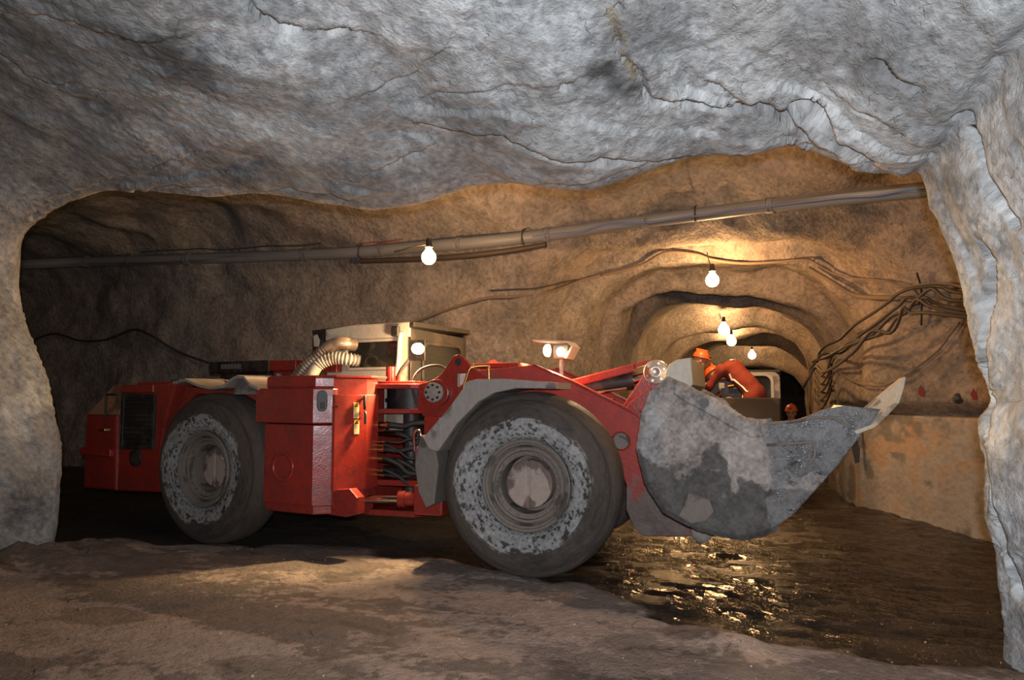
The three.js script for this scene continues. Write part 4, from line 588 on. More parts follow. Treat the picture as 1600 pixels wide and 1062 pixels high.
// cab
M.cabGlass = new THREE.MeshPhysicalMaterial({ color: new THREE.Color(0.5, 0.47, 0.42), roughness: 0.03, transmission: 0.96, thickness: 0, side: THREE.DoubleSide });
{
  const c = B('cab', join(ext([[0.58, 1.2], [0.58, 2.34], [1.78, 2.34], [1.78, 1.2]], -0.05, 0, 0.006, [rrect(0.88, 1.66, 1.905, 2.205, 0.06)])), M.cream, 'narrow operator cab, cream side with a long rounded window');
  sub('window_seal', boxUV(ext(rrect(0.855, 1.685, 1.88, 2.23, 0.075), -0.01, 0.018, 0.004, [rrect(0.885, 1.655, 1.91, 2.2, 0.055)])), M.cream, c);
  sub('side_window', boxUV(ext(rrect(0.87, 1.67, 1.9, 2.215, 0.06), -0.03, -0.024, 0)), M.cabGlass, c);
  const rot = (g) => g.rotateY(Math.PI / 2).translate(1.8, 0, 0);                          // outlines in (-z, y) of the front face
  sub('front_frame', boxUV(rot(ext([[0, 1.2], [0, 2.34], [1.12, 2.3], [1.14, 1.2]], -0.05, 0, 0.006, [rrect(0.24, 1.02, 1.72, 2.17, 0.09)]))), M.darkPaint, c, 'dark front frame');
  sub('front_seal', boxUV(rot(ext(rrect(0.2, 1.06, 1.68, 2.21, 0.11), -0.005, 0.02, 0.006, [rrect(0.245, 1.015, 1.725, 2.165, 0.085)]))), M.darkPaint, c);
  sub('front_window', boxUV(rot(ext(rrect(0.22, 1.04, 1.7, 2.19, 0.09), -0.03, -0.024, 0))), M.cabGlass, c);
  sub('roof', join(ext([[0.36, 2.33], [0.36, 2.37], [1.0, 2.4], [1.86, 2.4], [1.86, 2.35], [1.78, 2.33]], -1.16, 0.03, 0.012)), M.darkPaint, c);
  sub('side_header', join(ext([[0.58, 2.24], [0.58, 2.37], [1.0, 2.4], [1.8, 2.4], [1.8, 2.24]], 0.0, 0.035, 0.008)), M.cream, c);
  sub('rear_wall', join(box(0.56, 0.62, 1.2, 2.34, -1.12, -0.02), box(0.56, 1.8, 1.2, 2.34, -1.16, -1.1), box(0.56, 1.8, 1.16, 1.22, -1.14, 0)), M.darkPaint, c);
  sub('seat', join(box(0.78, 1.2, 1.2, 1.265, -0.78, -0.3, 0.03), box(0.64, 0.76, 1.25, 1.85, -0.78, -0.3, 0.05)), M.rubber, c);
  sub('hinge_plate', boxUV(ext([[0.74, 1.94], [0.7, 2.08], [0.75, 2.24], [0.79, 2.24], [0.79, 1.94]], 0.03, 0.06, 0.006)), M.cream, c, 'narrow pale air-duct plate');
  sub('duct_box', join(box(0.62, 0.82, 1.86, 1.96, 0, 0.1), box(0.6, 0.75, 1.98, 2.02, 0, 0.06)), M.red, c);
  sub('rear_lamp', join(ext([[0.36, 2.1], [0.36, 2.32], [0.46, 2.34], [0.53, 2.34], [0.53, 2.2], [0.48, 2.14]], -0.12, 0.02, 0.01)), M.black, c);
  sub('rear_lamp_face', join(ext([[0.4, 2.17], [0.385, 2.3], [0.44, 2.32], [0.485, 2.24], [0.47, 2.17]], 0.015, 0.035, 0.006)), M.cream, c);
  sub('side_mirror', join(box(1.6, 1.7, 2.24, 2.36, 0.05, 0.11, 0.02)), M.black, c);
  sub('grab_post', tube([[1.7, 2.28, 0.05], [1.7, 2.18, 0.07], [1.69, 2.0, 0.07], [1.66, 1.86, 0.06], [1.6, 1.78, 0.02]], 0.026, 10), M.cream, c);
  sub('interior_label', join(box(1.52, 1.62, 1.95, 2.14, -0.06, -0.05, 0.002), box(1.0, 1.1, 1.92, 1.95, -0.2, -0.16, 0.004)), M.cream, c);
  sub('steering_column', join(rod([1.7, 1.25, -0.55], [1.68, 1.72, -0.55], 0.025), new THREE.TorusGeometry(0.1, 0.01, 8, 28).rotateX(Math.PI / 2).rotateZ(0.9).translate(1.67, 1.74, -0.55)), M.black, c);
}
const CL = at(REAR, 2.1, 2.08, 0.3);
{
  const l = B('cab_lamp', join(rod([1.9, 2.08, 0.0], [2.08, 2.08, 0.25], 0.014), lathe([[0.02, -0.05], [0.05, -0.03], [0.06, 0]], 24).translate(2.1, 2.08, 0.26)), M.cream, 'glowing lamp on the cab corner');
  sub('light_shield', box(1.79, 2.0, 1.97, 2.2, 0.0, 0.016, 0.006), M.black, l);  // added plate, shields the cab front from this lamp
  sub('lens', new THREE.SphereGeometry(0.058, 24, 16).translate(2.1, 2.08, 0.3), M.lens, l);
  point(WORK, WORK_I * 0.4, CL, 2.5);
  const s = new THREE.SpotLight(WORK, WORK_I * 2.3, 0, 0.7, 0.5); s.position.copy(at(REAR, 2.1, 2.01, 0.31)); s.target.position.copy(at(REAR, 1.75, 1.0, 0.55)); s.castShadow = true; s.shadow.radius = 2.5; scene.add(s, s.target);
}
// ducts and deck equipment
B('air_duct', tube([[0.42, 1.72, 0.4], [0.55, 1.9, 0.34], [0.76, 2.08, 0.28], [0.9, 2.165, 0.24], [1.0, 2.18, 0.2], [1.05, 2.17, 0.06]], (t) => 0.07 + (t < 0.62 ? 0.004 * Math.sin(t * 150) : 0.006), 18, 40), std({ map: grime([0.4, 0.32, 0.24], [0.2, 0.15, 0.11], 6, 0, 700), roughness: 0.4, metalness: 0.5 }), 'smooth metallic air duct');
B('air_duct', tube([[0.72, 1.72, 0.42], [0.74, 1.86, 0.38], [0.8, 1.96, 0.33], [0.92, 2.01, 0.26], [1.06, 2.0, 0.18], [1.14, 1.98, 0.08]], (t) => 0.066 + (t > 0.3 ? 0.011 * Math.sin(t * 120) : 0), 18, 44), M.cream, 'corrugated cream air duct');
B('air_filter_box', join(box(-0.48, -0.02, 1.9, 2.03, -0.5, -0.1, 0.015), box(-0.45, -0.05, 1.72, 1.9, -0.45, -0.15, 0.01)), M.red);
{
  const b = B('exhaust_box', join(box(-1.62, -0.5, 1.88, 2.04, -0.75, -0.12, 0.02), box(-1.5, -0.6, 1.72, 1.9, -0.7, -0.2, 0.01)), M.black, 'long black box on the engine deck');
  sub('name_panel', box(-1.38, -1.0, 1.935, 2.005, -0.125, -0.114, 0.002), std({ color: new THREE.Color(0.1, 0.1, 0.1), roughness: 0.6 }), b, 'faded grey panel');
  for (let i = 0; i < 6; i++) sub('panel_bar', box(-1.36 + i * 0.06, -1.335 + i * 0.06, 1.945, 1.995, -0.116, -0.11, 0.001), std({ color: new THREE.Color(0.17, 0.17, 0.17), roughness: 0.6 }), b);
}
B('engine_fitting', join(rod([-0.62, 1.74, 0.2], [-0.62, 1.83, 0.2], 0.05), rod([-0.9, 1.74, 0.3], [-0.9, 1.8, 0.3], 0.06), box(-0.4, -0.2, 1.74, 1.84, 0.1, 0.3, 0.02), rod([0.05, 1.74, 0.25], [0.05, 1.85, 0.25], 0.05), rod([0.2, 1.8, 0.2], [0.4, 1.84, 0.2], 0.045), box(-1.3, -1.12, 1.74, 1.79, 0.5, 0.7, 0.01)), M.darkSteel);
B('oil_cap', join(rod([-0.05, 1.74, 0.45], [-0.05, 1.8, 0.45], 0.045), rod([-0.5, 1.76, 0.4], [-0.5, 1.82, 0.4], 0.035)), M.brass);
B('tool_box', join(box(-0.95, -0.78, 1.745, 1.785, 0.2, 0.55, 0.008)), M.cream);
B('red_canister', join(rod([1.68, 1.7, 0.2], [1.68, 1.9, 0.2], 0.05), rod([1.86, 1.72, 0.25], [1.86, 1.8, 0.25], 0.06), box(1.5, 2.1, 1.71, 1.74, 0.1, 0.36, 0.006)), M.red);
B('black_lever', tube([[1.86, 1.8, 0.3], [1.9, 1.86, 0.3], [1.98, 1.96, 0.28]], 0.02, 8), M.rubber);
B('looped_hose', tube([[2.1, 1.5, 0.3], [2.06, 1.7, 0.32], [2.12, 1.84, 0.3], [2.25, 1.9, 0.25], [2.38, 1.88, 0.2], [2.45, 1.75, 0.15]], 0.014, 8), M.rubber);
{
  const c = document.createElement('canvas'); c.width = 64; c.height = 64; const x = c.getContext('2d'); x.fillStyle = '#d9d4cc'; x.fillRect(0, 0, 64, 64); x.fillStyle = '#9a8f84'; x.fillRect(0, 0, 20, 64); x.fillStyle = '#b23224'; for (let i = 0; i < 4; i++) x.fillRect(26 + i * 9, 6, 3, 46); x.fillRect(20, 54, 44, 10);
  const t = new THREE.CanvasTexture(c); t.colorSpace = THREE.SRGBColorSpace; F('sticker', new THREE.PlaneGeometry(0.1, 0.13).translate(-0.86, 1.74, 0.563), std({ map: t, roughness: 0.5 }), 'torn white sticker with red bars');
}

// ---------------------------------------------------------------- pipe, cables and wires fixed to the rock
const toDrift = (p) => [p.x * cA + p.z * sA, p.y, p.x * sA - p.z * cA];
const solidAt = (p) => { const [u, y, v] = toDrift(p); return v < 5.7 ? 1 : rockFar(u, y, -v); };
function onRock(x, y, off = 0.04) {                                  // the point of the rock seen there, brought off the surface by OFF metres
  const d = SIGHT(x, y), p = camera.position.clone(); let s = 6;
  for (; s < 45; s += 0.05) { p.copy(camera.position).addScaledVector(d, s); if (toDrift(p)[2] > 6.2 && solidAt(p) < 0) break; }
  let a = s - 0.05, b = s; for (let i = 0; i < 8; i++) { const m = (a + b) / 2; p.copy(camera.position).addScaledVector(d, m); if (solidAt(p) < 0) b = m; else a = m; }
  const e = 0.08, g = new THREE.Vector3(solidAt(p.clone().add(V3([e, 0, 0]))) - solidAt(p), solidAt(p.clone().add(V3([0, e, 0]))) - solidAt(p), solidAt(p.clone().add(V3([0, 0, e]))) - solidAt(p)).normalize();
  return p.addScaledVector(g, off);
}
const run = (px, off) => px.map(([x, y, o]) => onRock(x, y, o ?? off));
{
  // the long pipe: follows the far wall
  const raw = [[-60, 417], [30, 413], [130, 409], [250, 406], [400, 401], [540, 395], [640, 387], [740, 379], [830, 370], [960, 352], [1100, 334], [1250, 316], [1440, 297], [1560, 288]];
  const hits = raw.map(([x, y]) => toDrift(onRock(x, y, 0)));
  const pts = raw.map(([x, y], i) => { let v = 99; for (let k = Math.max(0, i - 1); k <= Math.min(raw.length - 1, i + 1); k++) v = Math.min(v, hits[k][2]); v = Math.min(v, 9.9) - 0.13; const d = SIGHT(x, y), [, , dv] = toDrift(d); return camera.position.clone().addScaledVector(d, v / dv); });
  const t = thing('pipe', 'long grey pipe running across the whole far wall above the loader', 'pipe');
  sub('run', tube(pts, 0.088, 20, 10), M.pipe, t);
  const c = new THREE.CatmullRomCurve3(pts);
  for (const k of [0.16, 0.3, 0.44, 0.52, 0.6, 0.68, 0.76, 0.86]) { const p = c.getPointAt(k), q = c.getTangentAt(k); sub('coupling', rod(p.clone().addScaledVector(q, -0.05), p.clone().addScaledVector(q, 0.05), 0.1, 0.1, 20), M.pipe, t); }
  for (const k of [0.22, 0.5, 0.66, 0.8]) { const p = c.getPointAt(k); const [u, y, v] = toDrift(p); sub('hanger', join(tube([W(u, y - 0.1, v), W(u, y - 0.06, v - 0.085), W(u, y + 0.09, v - 0.05), W(u, y + 0.16, v + 0.15), W(u, y + 0.2, v + 0.4)], 0.012, 6)), M.cable, t); }
  const along = (k0, k1, n, dy, dv, wob) => Array.from({ length: n }, (_, i) => { const [u, y, v] = toDrift(c.getPointAt(mix(k0, k1, i / (n - 1)))); return W(u, y + dy + wob * (R() - 0.5), v + dv); });
  solo('hose', tube(along(0.5, 0.68, 7, -0.145, -0.03, 0.01).map((p, i) => p.add(V3([0, -0.05 * Math.sin((i / 6) * Math.PI), 0]))), 0.04, 10), M.cable, 'black hose slung under the middle of the long pipe', 'hose');
  solo('wire', tube(along(0.67, 0.97, 16, -0.03, -0.125, 0.05), 0.011, 6), M.wire, 'thin blue wire draped along the right end of the long pipe', 'wire');
  solo('wire', tube(along(0.24, 0.46, 12, 0.14, -0.09, 0.04), 0.01, 6), M.cable, 'thin black wire lying on the left half of the long pipe', 'wire');
  solo('wire', tube(along(0.5, 0.545, 7, 0.115, -0.06, 0.03), 0.007, 6), M.redWire, 'short red wire on the long pipe beside its hanging bulb', 'wire');
}
solo('roof_cable', tube(run([[940, 428], [1000, 412], [1040, 391], [1086, 394], [1113, 402], [1159, 407], [1210, 406], [1252, 402], [1275, 402]], 0.06), 0.022, 8), M.cableDust, 'dusty cable strung over the tunnel mouth, carrying its bulb', 'cable');
solo('wall_cable', tube(run([[636, 508], [700, 485], [760, 467], [800, 463], [860, 452], [900, 438], [940, 428]], 0.04), 0.02, 8), M.cableDust, 'tan cable climbing the far wall right of the cab', 'cable');
solo('wall_cable', tube(run([[766, 455], [800, 451], [835, 449], [860, 443], [900, 434]], 0.04), 0.011, 6), M.cable, 'thin dark cable on the far wall below the long pipe', 'cable');
solo('wall_cable', tube(run([[40, 545], [62, 530], [90, 522], [130, 533], [170, 530], [212, 515], [240, 525], [280, 548], [330, 567]], 0.05), 0.022, 8), M.cable, 'sagging cable in the dark on the wall behind the rear of the loader', 'cable');
{
  const Q = (a) => a.map(([x, y, o]) => [1240 + x / 4.084, 380 + y / 4.084, o]);
  const G = 'black cables swooping from the hook to the tunnel corner', L = (s) => s;
  const C = [
    [[[1420, 340], [1180, 290], [1000, 250], [870, 238], [780, 248], [720, 290], [690, 330], [600, 420], [470, 540], [370, 590], [270, 618], [246, 655], [225, 700]], 0.022, 'topmost of the swooping cables on the right-hand rock'],
    [[[1420, 380], [1180, 330], [990, 262], [860, 270], [800, 282], [760, 330], [720, 390], [640, 480], [540, 590], [440, 655], [350, 690], [275, 703], [262, 735]], 0.022, 'second highest of the swooping cables on the right-hand rock'],
    [[[1420, 420], [1180, 370], [1040, 320], [930, 282], [850, 292], [800, 370], [740, 460], [620, 600], [500, 680], [390, 740], [290, 760], [272, 790]], 0.022, 'third highest of the swooping cables on the right-hand rock'],
    [[[1420, 440], [1180, 390], [1040, 335], [900, 305], [832, 335], [800, 400], [740, 520], [660, 620], [520, 710], [400, 760], [330, 800], [290, 850]], 0.02, 'swooping cable fourth from the top, crossing the others low on the right'],
    [[[1420, 470], [1180, 420], [1050, 380], [920, 350], [842, 382], [822, 470], [760, 560], [680, 640], [580, 740], [460, 830], [360, 870], [310, 900], [285, 950]], 0.022, 'lowest of the cables that swoop from the hook on the right'],
    [[[270, 800], [295, 820], [370, 870], [450, 900], [540, 910], [610, 905], [720, 850], [830, 780], [950, 680], [1020, 590], [1088, 495]], 0.014, 'thin separate cable drooping behind the bucket tip'],
    [[[0, 92], [120, 95], [250, 170], [380, 210], [540, 205], [640, 225], [740, 255], [860, 240], [1010, 242], [1180, 280]], 0.016, 'thin reddish cable along the top of the right-hand rock'],
    [[[110, 135], [200, 190], [300, 250], [400, 300], [500, 320], [650, 325], [850, 335], [960, 350], [1060, 375], [1180, 420]], 0.035, 'thick brown hose sagging across the right-hand rock'],
  ];
  C.forEach(([p, r, l], i) => solo(i === 7 ? 'hose' : 'power_cable', tube(run(Q(p), i === 7 ? 0.12 : i < 5 ? 0.19 + 0.09 * i : i === 5 ? 0.06 : 0.09), r, 8, 7), i < 5 ? M.cable : M.cableDust, l, i === 7 ? 'hose' : 'cable'));
  const hk = run(Q([[800, 180], [822, 260], [830, 340], [832, 420], [835, 520]]), 0.05);
  const t = thing('cable_hook', 'dark hanger bar holding up the swooping cables', 'hook'); sub('bar', tube(hk, 0.012, 8), M.black, t); sub('tie', tube(run(Q([[815, 255], [840, 290], [858, 320], [850, 345]]), 0.17), 0.01, 6), M.brass, t);
  for (let i = 0; i < 5; i++) solo('cable_loop', tube(run(Q([[150, 770 + i * 52], [165, 822 + i * 52], [195, 842 + i * 52], [232, 800 + i * 52], [262, 720 + i * 52]]), 0.05), 0.018, 8), M.cableDust, ['highest', 'second highest', 'middle', 'second lowest', 'lowest'][i] + ' of the five dusty cable loops at the tunnel corner', 'cable');
  solo('conduit', tube(run(Q([[130, 720], [148, 790], [152, 880], [155, 960], [158, 1060], [158, 1110]]), 0.16), 0.018, 8), M.cableDust, 'upright conduit down the tunnel corner beside the cable loops', 'conduit');
}
// small fixtures on the right-hand rock
{
  const a = onRock(1498, 622, 0.01), t = thing('rock_bolt', 'dark round rock bolt plate just above the concrete footing', 'bolt', a.toArray(), -0.7);
  sub('plate', join(lathe([[0, 0.03], [0.02, 0.03], [0.024, 0.015], [0.06, 0.012], [0.066, -0.02]], 28)), M.black, t); sub('nut', rod([0, 0, 0.02], [0, 0, 0.06], 0.022, 0.022, 6), M.darkSteel, t);
  const tagShape = boxUV(ext([[-0.035, 0.01], [0.0, 0.09], [0.015, 0.05], [0.05, -0.01], [0.03, -0.06], [-0.01, -0.05]], -0.006, 0.006, 0.002)), cloth = std({ map: grime([0.22, 0.03, 0.022], [0.12, 0.04, 0.03], 8, 0, 760), roughness: 0.9 });
  for (const [x, y, l] of [[1440, 612, 'small red cloth tag on the rock above the bucket tip'], [1524, 618, 'small red cloth tag on the rock close beside the right pillar']]) { const m = solo('marker_tag', tagShape, cloth, l, 'tag'); m.position.copy(onRock(x, y, 0.02)); m.rotation.y = -0.7; }
}
// dark torn strip hanging on the footing
{ const a = W(0.95, 1.0, 11.72), g = boxUV(ext([[-0.02, 0.45], [0, 0.46], [0.03, 0.1], [0.07, 0.02], [0.075, -0.1], [0.1, -0.16], [0.09, -0.36], [0.03, -0.38], [0.0, -0.2], [-0.03, 0.1]], -0.01, 0.012, 0.004)); g.rotateY(-0.55); solo('hanging_strip', g, M.rubber, 'dark torn rubber strip hanging before the concrete footing', 'strip').position.copy(a); }

// ---------------------------------------------------------------- people
const SKIN = [0.36, 0.19, 0.12], SUIT = [0.23, 0.032, 0.016], BOOT = [0.03, 0.028, 0.026], GLOVE = [0.1, 0.09, 0.08];
const J = (o) => o;
function capsule(p, b) { const [ax, ay, az, bx, by, bz, ra, rb] = b, ex = bx - ax, ey = by - ay, ez = bz - az, t = clamp(((p[0] - ax) * ex + (p[1] - ay) * ey + (p[2] - az) * ez) / (ex * ex + ey * ey + ez * ez + 1e-9)); return Math.hypot(p[0] - ax - ex * t, p[1] - ay - ey * t, p[2] - az - ez * t) - mix(ra, rb, t); }
const blend = (a, b, k) => { const h = Math.max(k - Math.abs(a - b), 0) / k; return Math.min(a, b) - h * h * k * 0.25; };
// joints in metres, the figure facing +x; suit colour may differ
function person(label, pose, place, turn, suit = SUIT, stripe) {
  const t = thing('person', label, 'person', place.toArray(), turn), P = pose, bones = [];
  const bone = (a, b, ra, rb, c) => bones.push([[...P[a], ...P[b], ra, rb], c]);
  bone('hips', 'waist', 0.15, 0.14, suit); bone('waist', 'chest', 0.14, 0.165, suit); bone('chest', 'neck', 0.14, 0.065, suit); bone('neck', 'head', 0.058, 0.055, SKIN);
  for (const s of ['l', 'r']) {
    bone('chest', s + 'sho', 0.11, 0.085, suit); bone(s + 'sho', s + 'elb', 0.072, 0.055, suit); bone(s + 'elb', s + 'wri', 0.055, 0.042, suit);
    bone('hips', s + 'hip', 0.13, 0.115, suit); bone(s + 'hip', s + 'kne', 0.105, 0.075, suit); bone(s + 'kne', s + 'ank', 0.072, 0.055, suit); bone(s + 'ank', s + 'toe', 0.058, 0.045, BOOT);
  }
  const all = Object.values(P).filter((q) => Array.isArray(q) && q.length === 3), lo = [0, 1, 2].map((k) => Math.min(...all.map((q) => q[k])) - 0.26), hi = [0, 1, 2].map((k) => Math.max(...all.map((q) => q[k])) + 0.26);
  const f = (x, y, z) => { let d = 9; for (const b of bones) d = blend(d, capsule([x, y, z], b[0]), 0.05); return d + 0.02 * (Math.abs(fbm(x * 7 + y * 3, y * 7 - x * 3, z * 7, 2)) - 0.2) + 0.004 * n3(x * 22, y * 22, z * 22); };
  const g = paint(nets(f, lo, hi, 0.02), (x, y, z) => { let d = 9, c = suit; for (const b of bones) { const q = capsule([x, y, z], b[0]); if (q < d) { d = q; c = b[1]; } } return c; });
  // head: skull, jaw, nose, brow, eyes, ears, lips
  const hd = P.head, fw = new THREE.Vector3(...(P.look ?? [1, 0, 0])).normalize(), up0 = new THREE.Vector3(...(P.crown ?? [0, 1, 0])), rt = fw.clone().cross(up0).normalize(), up = rt.clone().cross(fw).normalize();
  const loc = (x, y, z) => { const q = new THREE.Vector3(x - hd[0], y - hd[1], z - hd[2]); return [q.dot(fw), q.dot(up), q.dot(rt)]; };
  const ell = (p, c, r) => { const a = (p[0] - c[0]) / r[0], b = (p[1] - c[1]) / r[1], e = (p[2] - c[2]) / r[2]; return (Math.hypot(a, b, e) - 1) * Math.min(...r); };
  const hf = (x, y, z) => {
    const p = loc(x, y, z); let d = ell(p, [-0.005, 0.05, 0], [0.098, 0.105, 0.078]);
    d = blend(d, ell(p, [0.03, -0.035, 0], [0.06, 0.075, 0.056]), 0.04); d = blend(d, ell(p, [0.095, 0.0, 0], [0.02, 0.03, 0.014]), 0.02); d = blend(d, ell(p, [0.085, 0.045, 0], [0.015, 0.012, 0.05]), 0.02);
    d = blend(d, ell(p, [0.084, -0.05, 0], [0.014, 0.012, 0.024]), 0.012); for (const s of [1, -1]) { d = blend(d, ell(p, [-0.01, 0.005, s * 0.08], [0.025, 0.033, 0.012]), 0.012); d = Math.max(d, -ell(p, [0.1, 0.022, s * 0.032], [0.022, 0.012, 0.017])); d = Math.min(d, ell(p, [0.08, 0.021, s * 0.031], [0.012, 0.01, 0.012])); }
    return blend(d, capsule([x, y, z], [...P.neck, ...hd, 0.055, 0.05]), 0.02);
  };
  const hg = paint(nets(hf, hd.map((q) => q - 0.19), hd.map((q) => q + 0.19), 0.0075), (x, y, z) => { const p = loc(x, y, z); if (p[0] > 0.076 && p[1] > 0.01 && p[1] < 0.033 && Math.abs(Math.abs(p[2]) - 0.031) < 0.012) return [0.04, 0.03, 0.03]; if (p[0] > 0.07 && Math.abs(p[1] + 0.05) < 0.011 && Math.abs(p[2]) < 0.026) return [0.3, 0.1, 0.08]; return SKIN; });
  const parts = [g, hg];
  for (const s of ['l', 'r']) {                                      // hands: palm, four unequal bent fingers, a thumb from the side of the palm
    const w = new THREE.Vector3(...P[s + 'wri']), e = new THREE.Vector3(...P[s + 'elb']), a = w.clone().sub(e).normalize(), side = new THREE.Vector3(0, 0, s === 'l' ? -1 : 1), b = a.clone().cross(side).normalize(), c = b.clone().cross(a).normalize(), q = (i, j, k) => w.clone().addScaledVector(a, i).addScaledVector(c, j).addScaledVector(b, k).toArray();
    const hb = [[...q(0, 0, 0), ...q(0.05, 0.018, 0), 0.03, 0.026], [...q(0, 0, 0), ...q(0.06, -0.02, 0), 0.03, 0.024]], dn = s === 'l' ? 1 : -1;
    [[-0.032, 0.062], [-0.011, 0.074], [0.011, 0.07], [0.032, 0.055]].forEach(([j, l]) => { const k1 = q(0.085, j, 0), k2 = q(0.085 + l * 0.5, j * 1.05, dn * 0.012), k3 = q(0.085 + l * 0.8, j * 1.05, dn * 0.042); hb.push([...q(0.05, j * 0.8, 0), ...k1, 0.013, 0.011], [...k1, ...k2, 0.011, 0.0095], [...k2, ...k3, 0.0095, 0.008]); });
    hb.push([...q(0.02, -0.03, 0), ...q(0.05, -0.055, dn * 0.012), 0.014, 0.012], [...q(0.05, -0.055, dn * 0.012), ...q(0.082, -0.06, dn * 0.026), 0.012, 0.009]);
    const o = q(0.06, 0, 0); parts.push(paint(nets((x, y, z) => { let d = 9; for (const v of hb) d = blend(d, capsule([x, y, z], v), 0.006); return d; }, o.map((v) => v - 0.14), o.map((v) => v + 0.14), 0.006), () => GLOVE));
  }
  sub('body', join(parts.map((x) => boxUV(x))), M.body, t);
  // helmet with brim, ridge and cap lamp
  const Hm = new THREE.Matrix4().makeBasis(fw, up, rt).setPosition(...hd), dome = new THREE.SphereGeometry(1, 28, 14, 0, 6.2832, 0, Math.PI / 2).scale(0.128, 0.125, 0.112).translate(0.0, 0.068, 0);
  const brim = new THREE.CylinderGeometry(1, 1.03, 0.012, 32).scale(0.142, 1, 0.117).translate(0.016, 0.07, 0);
  const he = sub('helmet', join(dome, brim, box(-0.1, 0.08, 0.15, 0.2, -0.016, 0.016, 0.01)).applyMatrix4(Hm), M.helmet, t, 'orange safety helmet');
  sub('cap_lamp', join(rod([0.115, 0.11, 0], [0.15, 0.115, 0], 0.024, 0.028, 14)).applyMatrix4(Hm), M.black, he);
  if (stripe) sub('reflective_stripe', tube(stripe.map(([x, y]) => { let z = -0.6; while (z < 0.3 && f(x, y, z) > 0) z += 0.004; return [x, y, z - 0.004]; }), 0.015, 8), M.strip, t);
  return t;
}
const STAND = { hips: [0, 0.96, 0], waist: [0.02, 1.12, 0], chest: [0.14, 1.27, 0], neck: [0.25, 1.41, 0], head: [0.3, 1.47, 0], lsho: [0.15, 1.34, -0.19], rsho: [0.15, 1.34, 0.19], lelb: [0.22, 1.05, -0.25], relb: [0.2, 1.03, 0.26], lwri: [0.36, 0.86, -0.16], rwri: [0.34, 0.84, 0.18], lhip: [0, 0.9, -0.1], rhip: [0, 0.9, 0.1], lkne: [0.05, 0.5, -0.12], rkne: [0.03, 0.5, 0.12], lank: [-0.02, 0.09, -0.12], rank: [0.0, 0.09, 0.13], ltoe: [0.16, 0.05, -0.13], rtoe: [0.18, 0.05, 0.15], look: [1, -0.25, 0.1] };
const BENT = { hips: [0, 0.97, 0], waist: [0.12, 1.12, 0], chest: [0.36, 1.33, 0.02], neck: [0.56, 1.32, 0.02], head: [0.67, 1.24, 0.0], lsho: [0.44, 1.33, -0.19], rsho: [0.42, 1.36, 0.2], lelb: [0.62, 1.1, -0.22], relb: [0.62, 1.3, 0.26], lwri: [0.78, 0.95, -0.12], rwri: [0.82, 1.2, 0.14], lhip: [0, 0.9, -0.1], rhip: [0, 0.9, 0.1], lkne: [0.06, 0.5, -0.12], rkne: [-0.02, 0.5, 0.12], lank: [0.0, 0.09, -0.12], rank: [-0.1, 0.09, 0.13], ltoe: [0.17, 0.05, -0.13], rtoe: [0.07, 0.05, 0.15], look: [0.75, -0.65, -0.1], crown: [0.6, 0.8, 0] };
const CROUCH = { hips: [0, 0.5, 0], waist: [0.02, 0.68, 0], chest: [0.06, 0.9, 0], neck: [0.1, 1.08, 0], head: [0.13, 1.24, 0], lsho: [0.06, 0.98, -0.2], rsho: [0.06, 0.98, 0.2], lelb: [0.2, 0.76, -0.25], relb: [0.2, 0.76, 0.25], lwri: [0.42, 0.68, -0.16], rwri: [0.42, 0.68, 0.16], lhip: [0, 0.46, -0.1], rhip: [0, 0.46, 0.1], lkne: [0.42, 0.52, -0.18], rkne: [0.42, 0.52, 0.18], lank: [0.34, 0.09, -0.17], rank: [0.34, 0.09, 0.17], ltoe: [0.5, 0.05, -0.18], rtoe: [0.5, 0.05, 0.18], look: [1, -0.05, 0.0] };
const SIT = { hips: [0, 0.0, 0], waist: [-0.02, 0.18, 0], chest: [0.0, 0.4, 0], neck: [0.03, 0.55, 0], head: [0.06, 0.66, 0], lsho: [0, 0.48, -0.19], rsho: [0, 0.48, 0.19], lelb: [0.1, 0.22, -0.24], relb: [0.1, 0.22, 0.24], lwri: [0.26, 0.12, -0.16], rwri: [0.26, 0.12, 0.16], lhip: [0.02, -0.02, -0.1], rhip: [0.02, -0.02, 0.1], lkne: [0.42, 0.02, -0.13], rkne: [0.42, 0.02, 0.13], lank: [0.43, -0.11, -0.12], rank: [0.43, -0.11, 0.12], ltoe: [0.52, -0.13, -0.13], rtoe: [0.52, -0.13, 0.13], look: [1, 0, 0.05] };
const DECK = 0.65;
person('person in orange overalls and helmet standing left on the truck, face lowered', STAND, W(-1.45, DECK + 0.0, 11.72), 0.05);
{
  const b = person('person in orange-red overalls doubled over the truck engine, white reflective stripes on the back', BENT, W(-0.36, DECK + 0.0, 11.62), 2.35, SUIT, [[0.33, 1.27], [0.3, 1.17], [0.27, 1.18], [0.2, 1.13], [0.12, 1.07], [0.04, 1.0], [0.0, 1.0]]);
  sub('shoulder_patch', join(box(0.3, 0.36, 1.475, 1.495, -0.08, -0.0, 0.006)), M.strip, b);
}
person('person in an orange helmet crouching in the dark right of the truck cab', CROUCH, W(0.2, 0.0, 15.3), Math.PI + 1.1, [0.12, 0.03, 0.02]);
person('operator in yellow vest seated inside the loader cab', SIT, at(REAR, 1.08, 1.44, -0.54), RR, [0.45, 0.36, 0.08]);

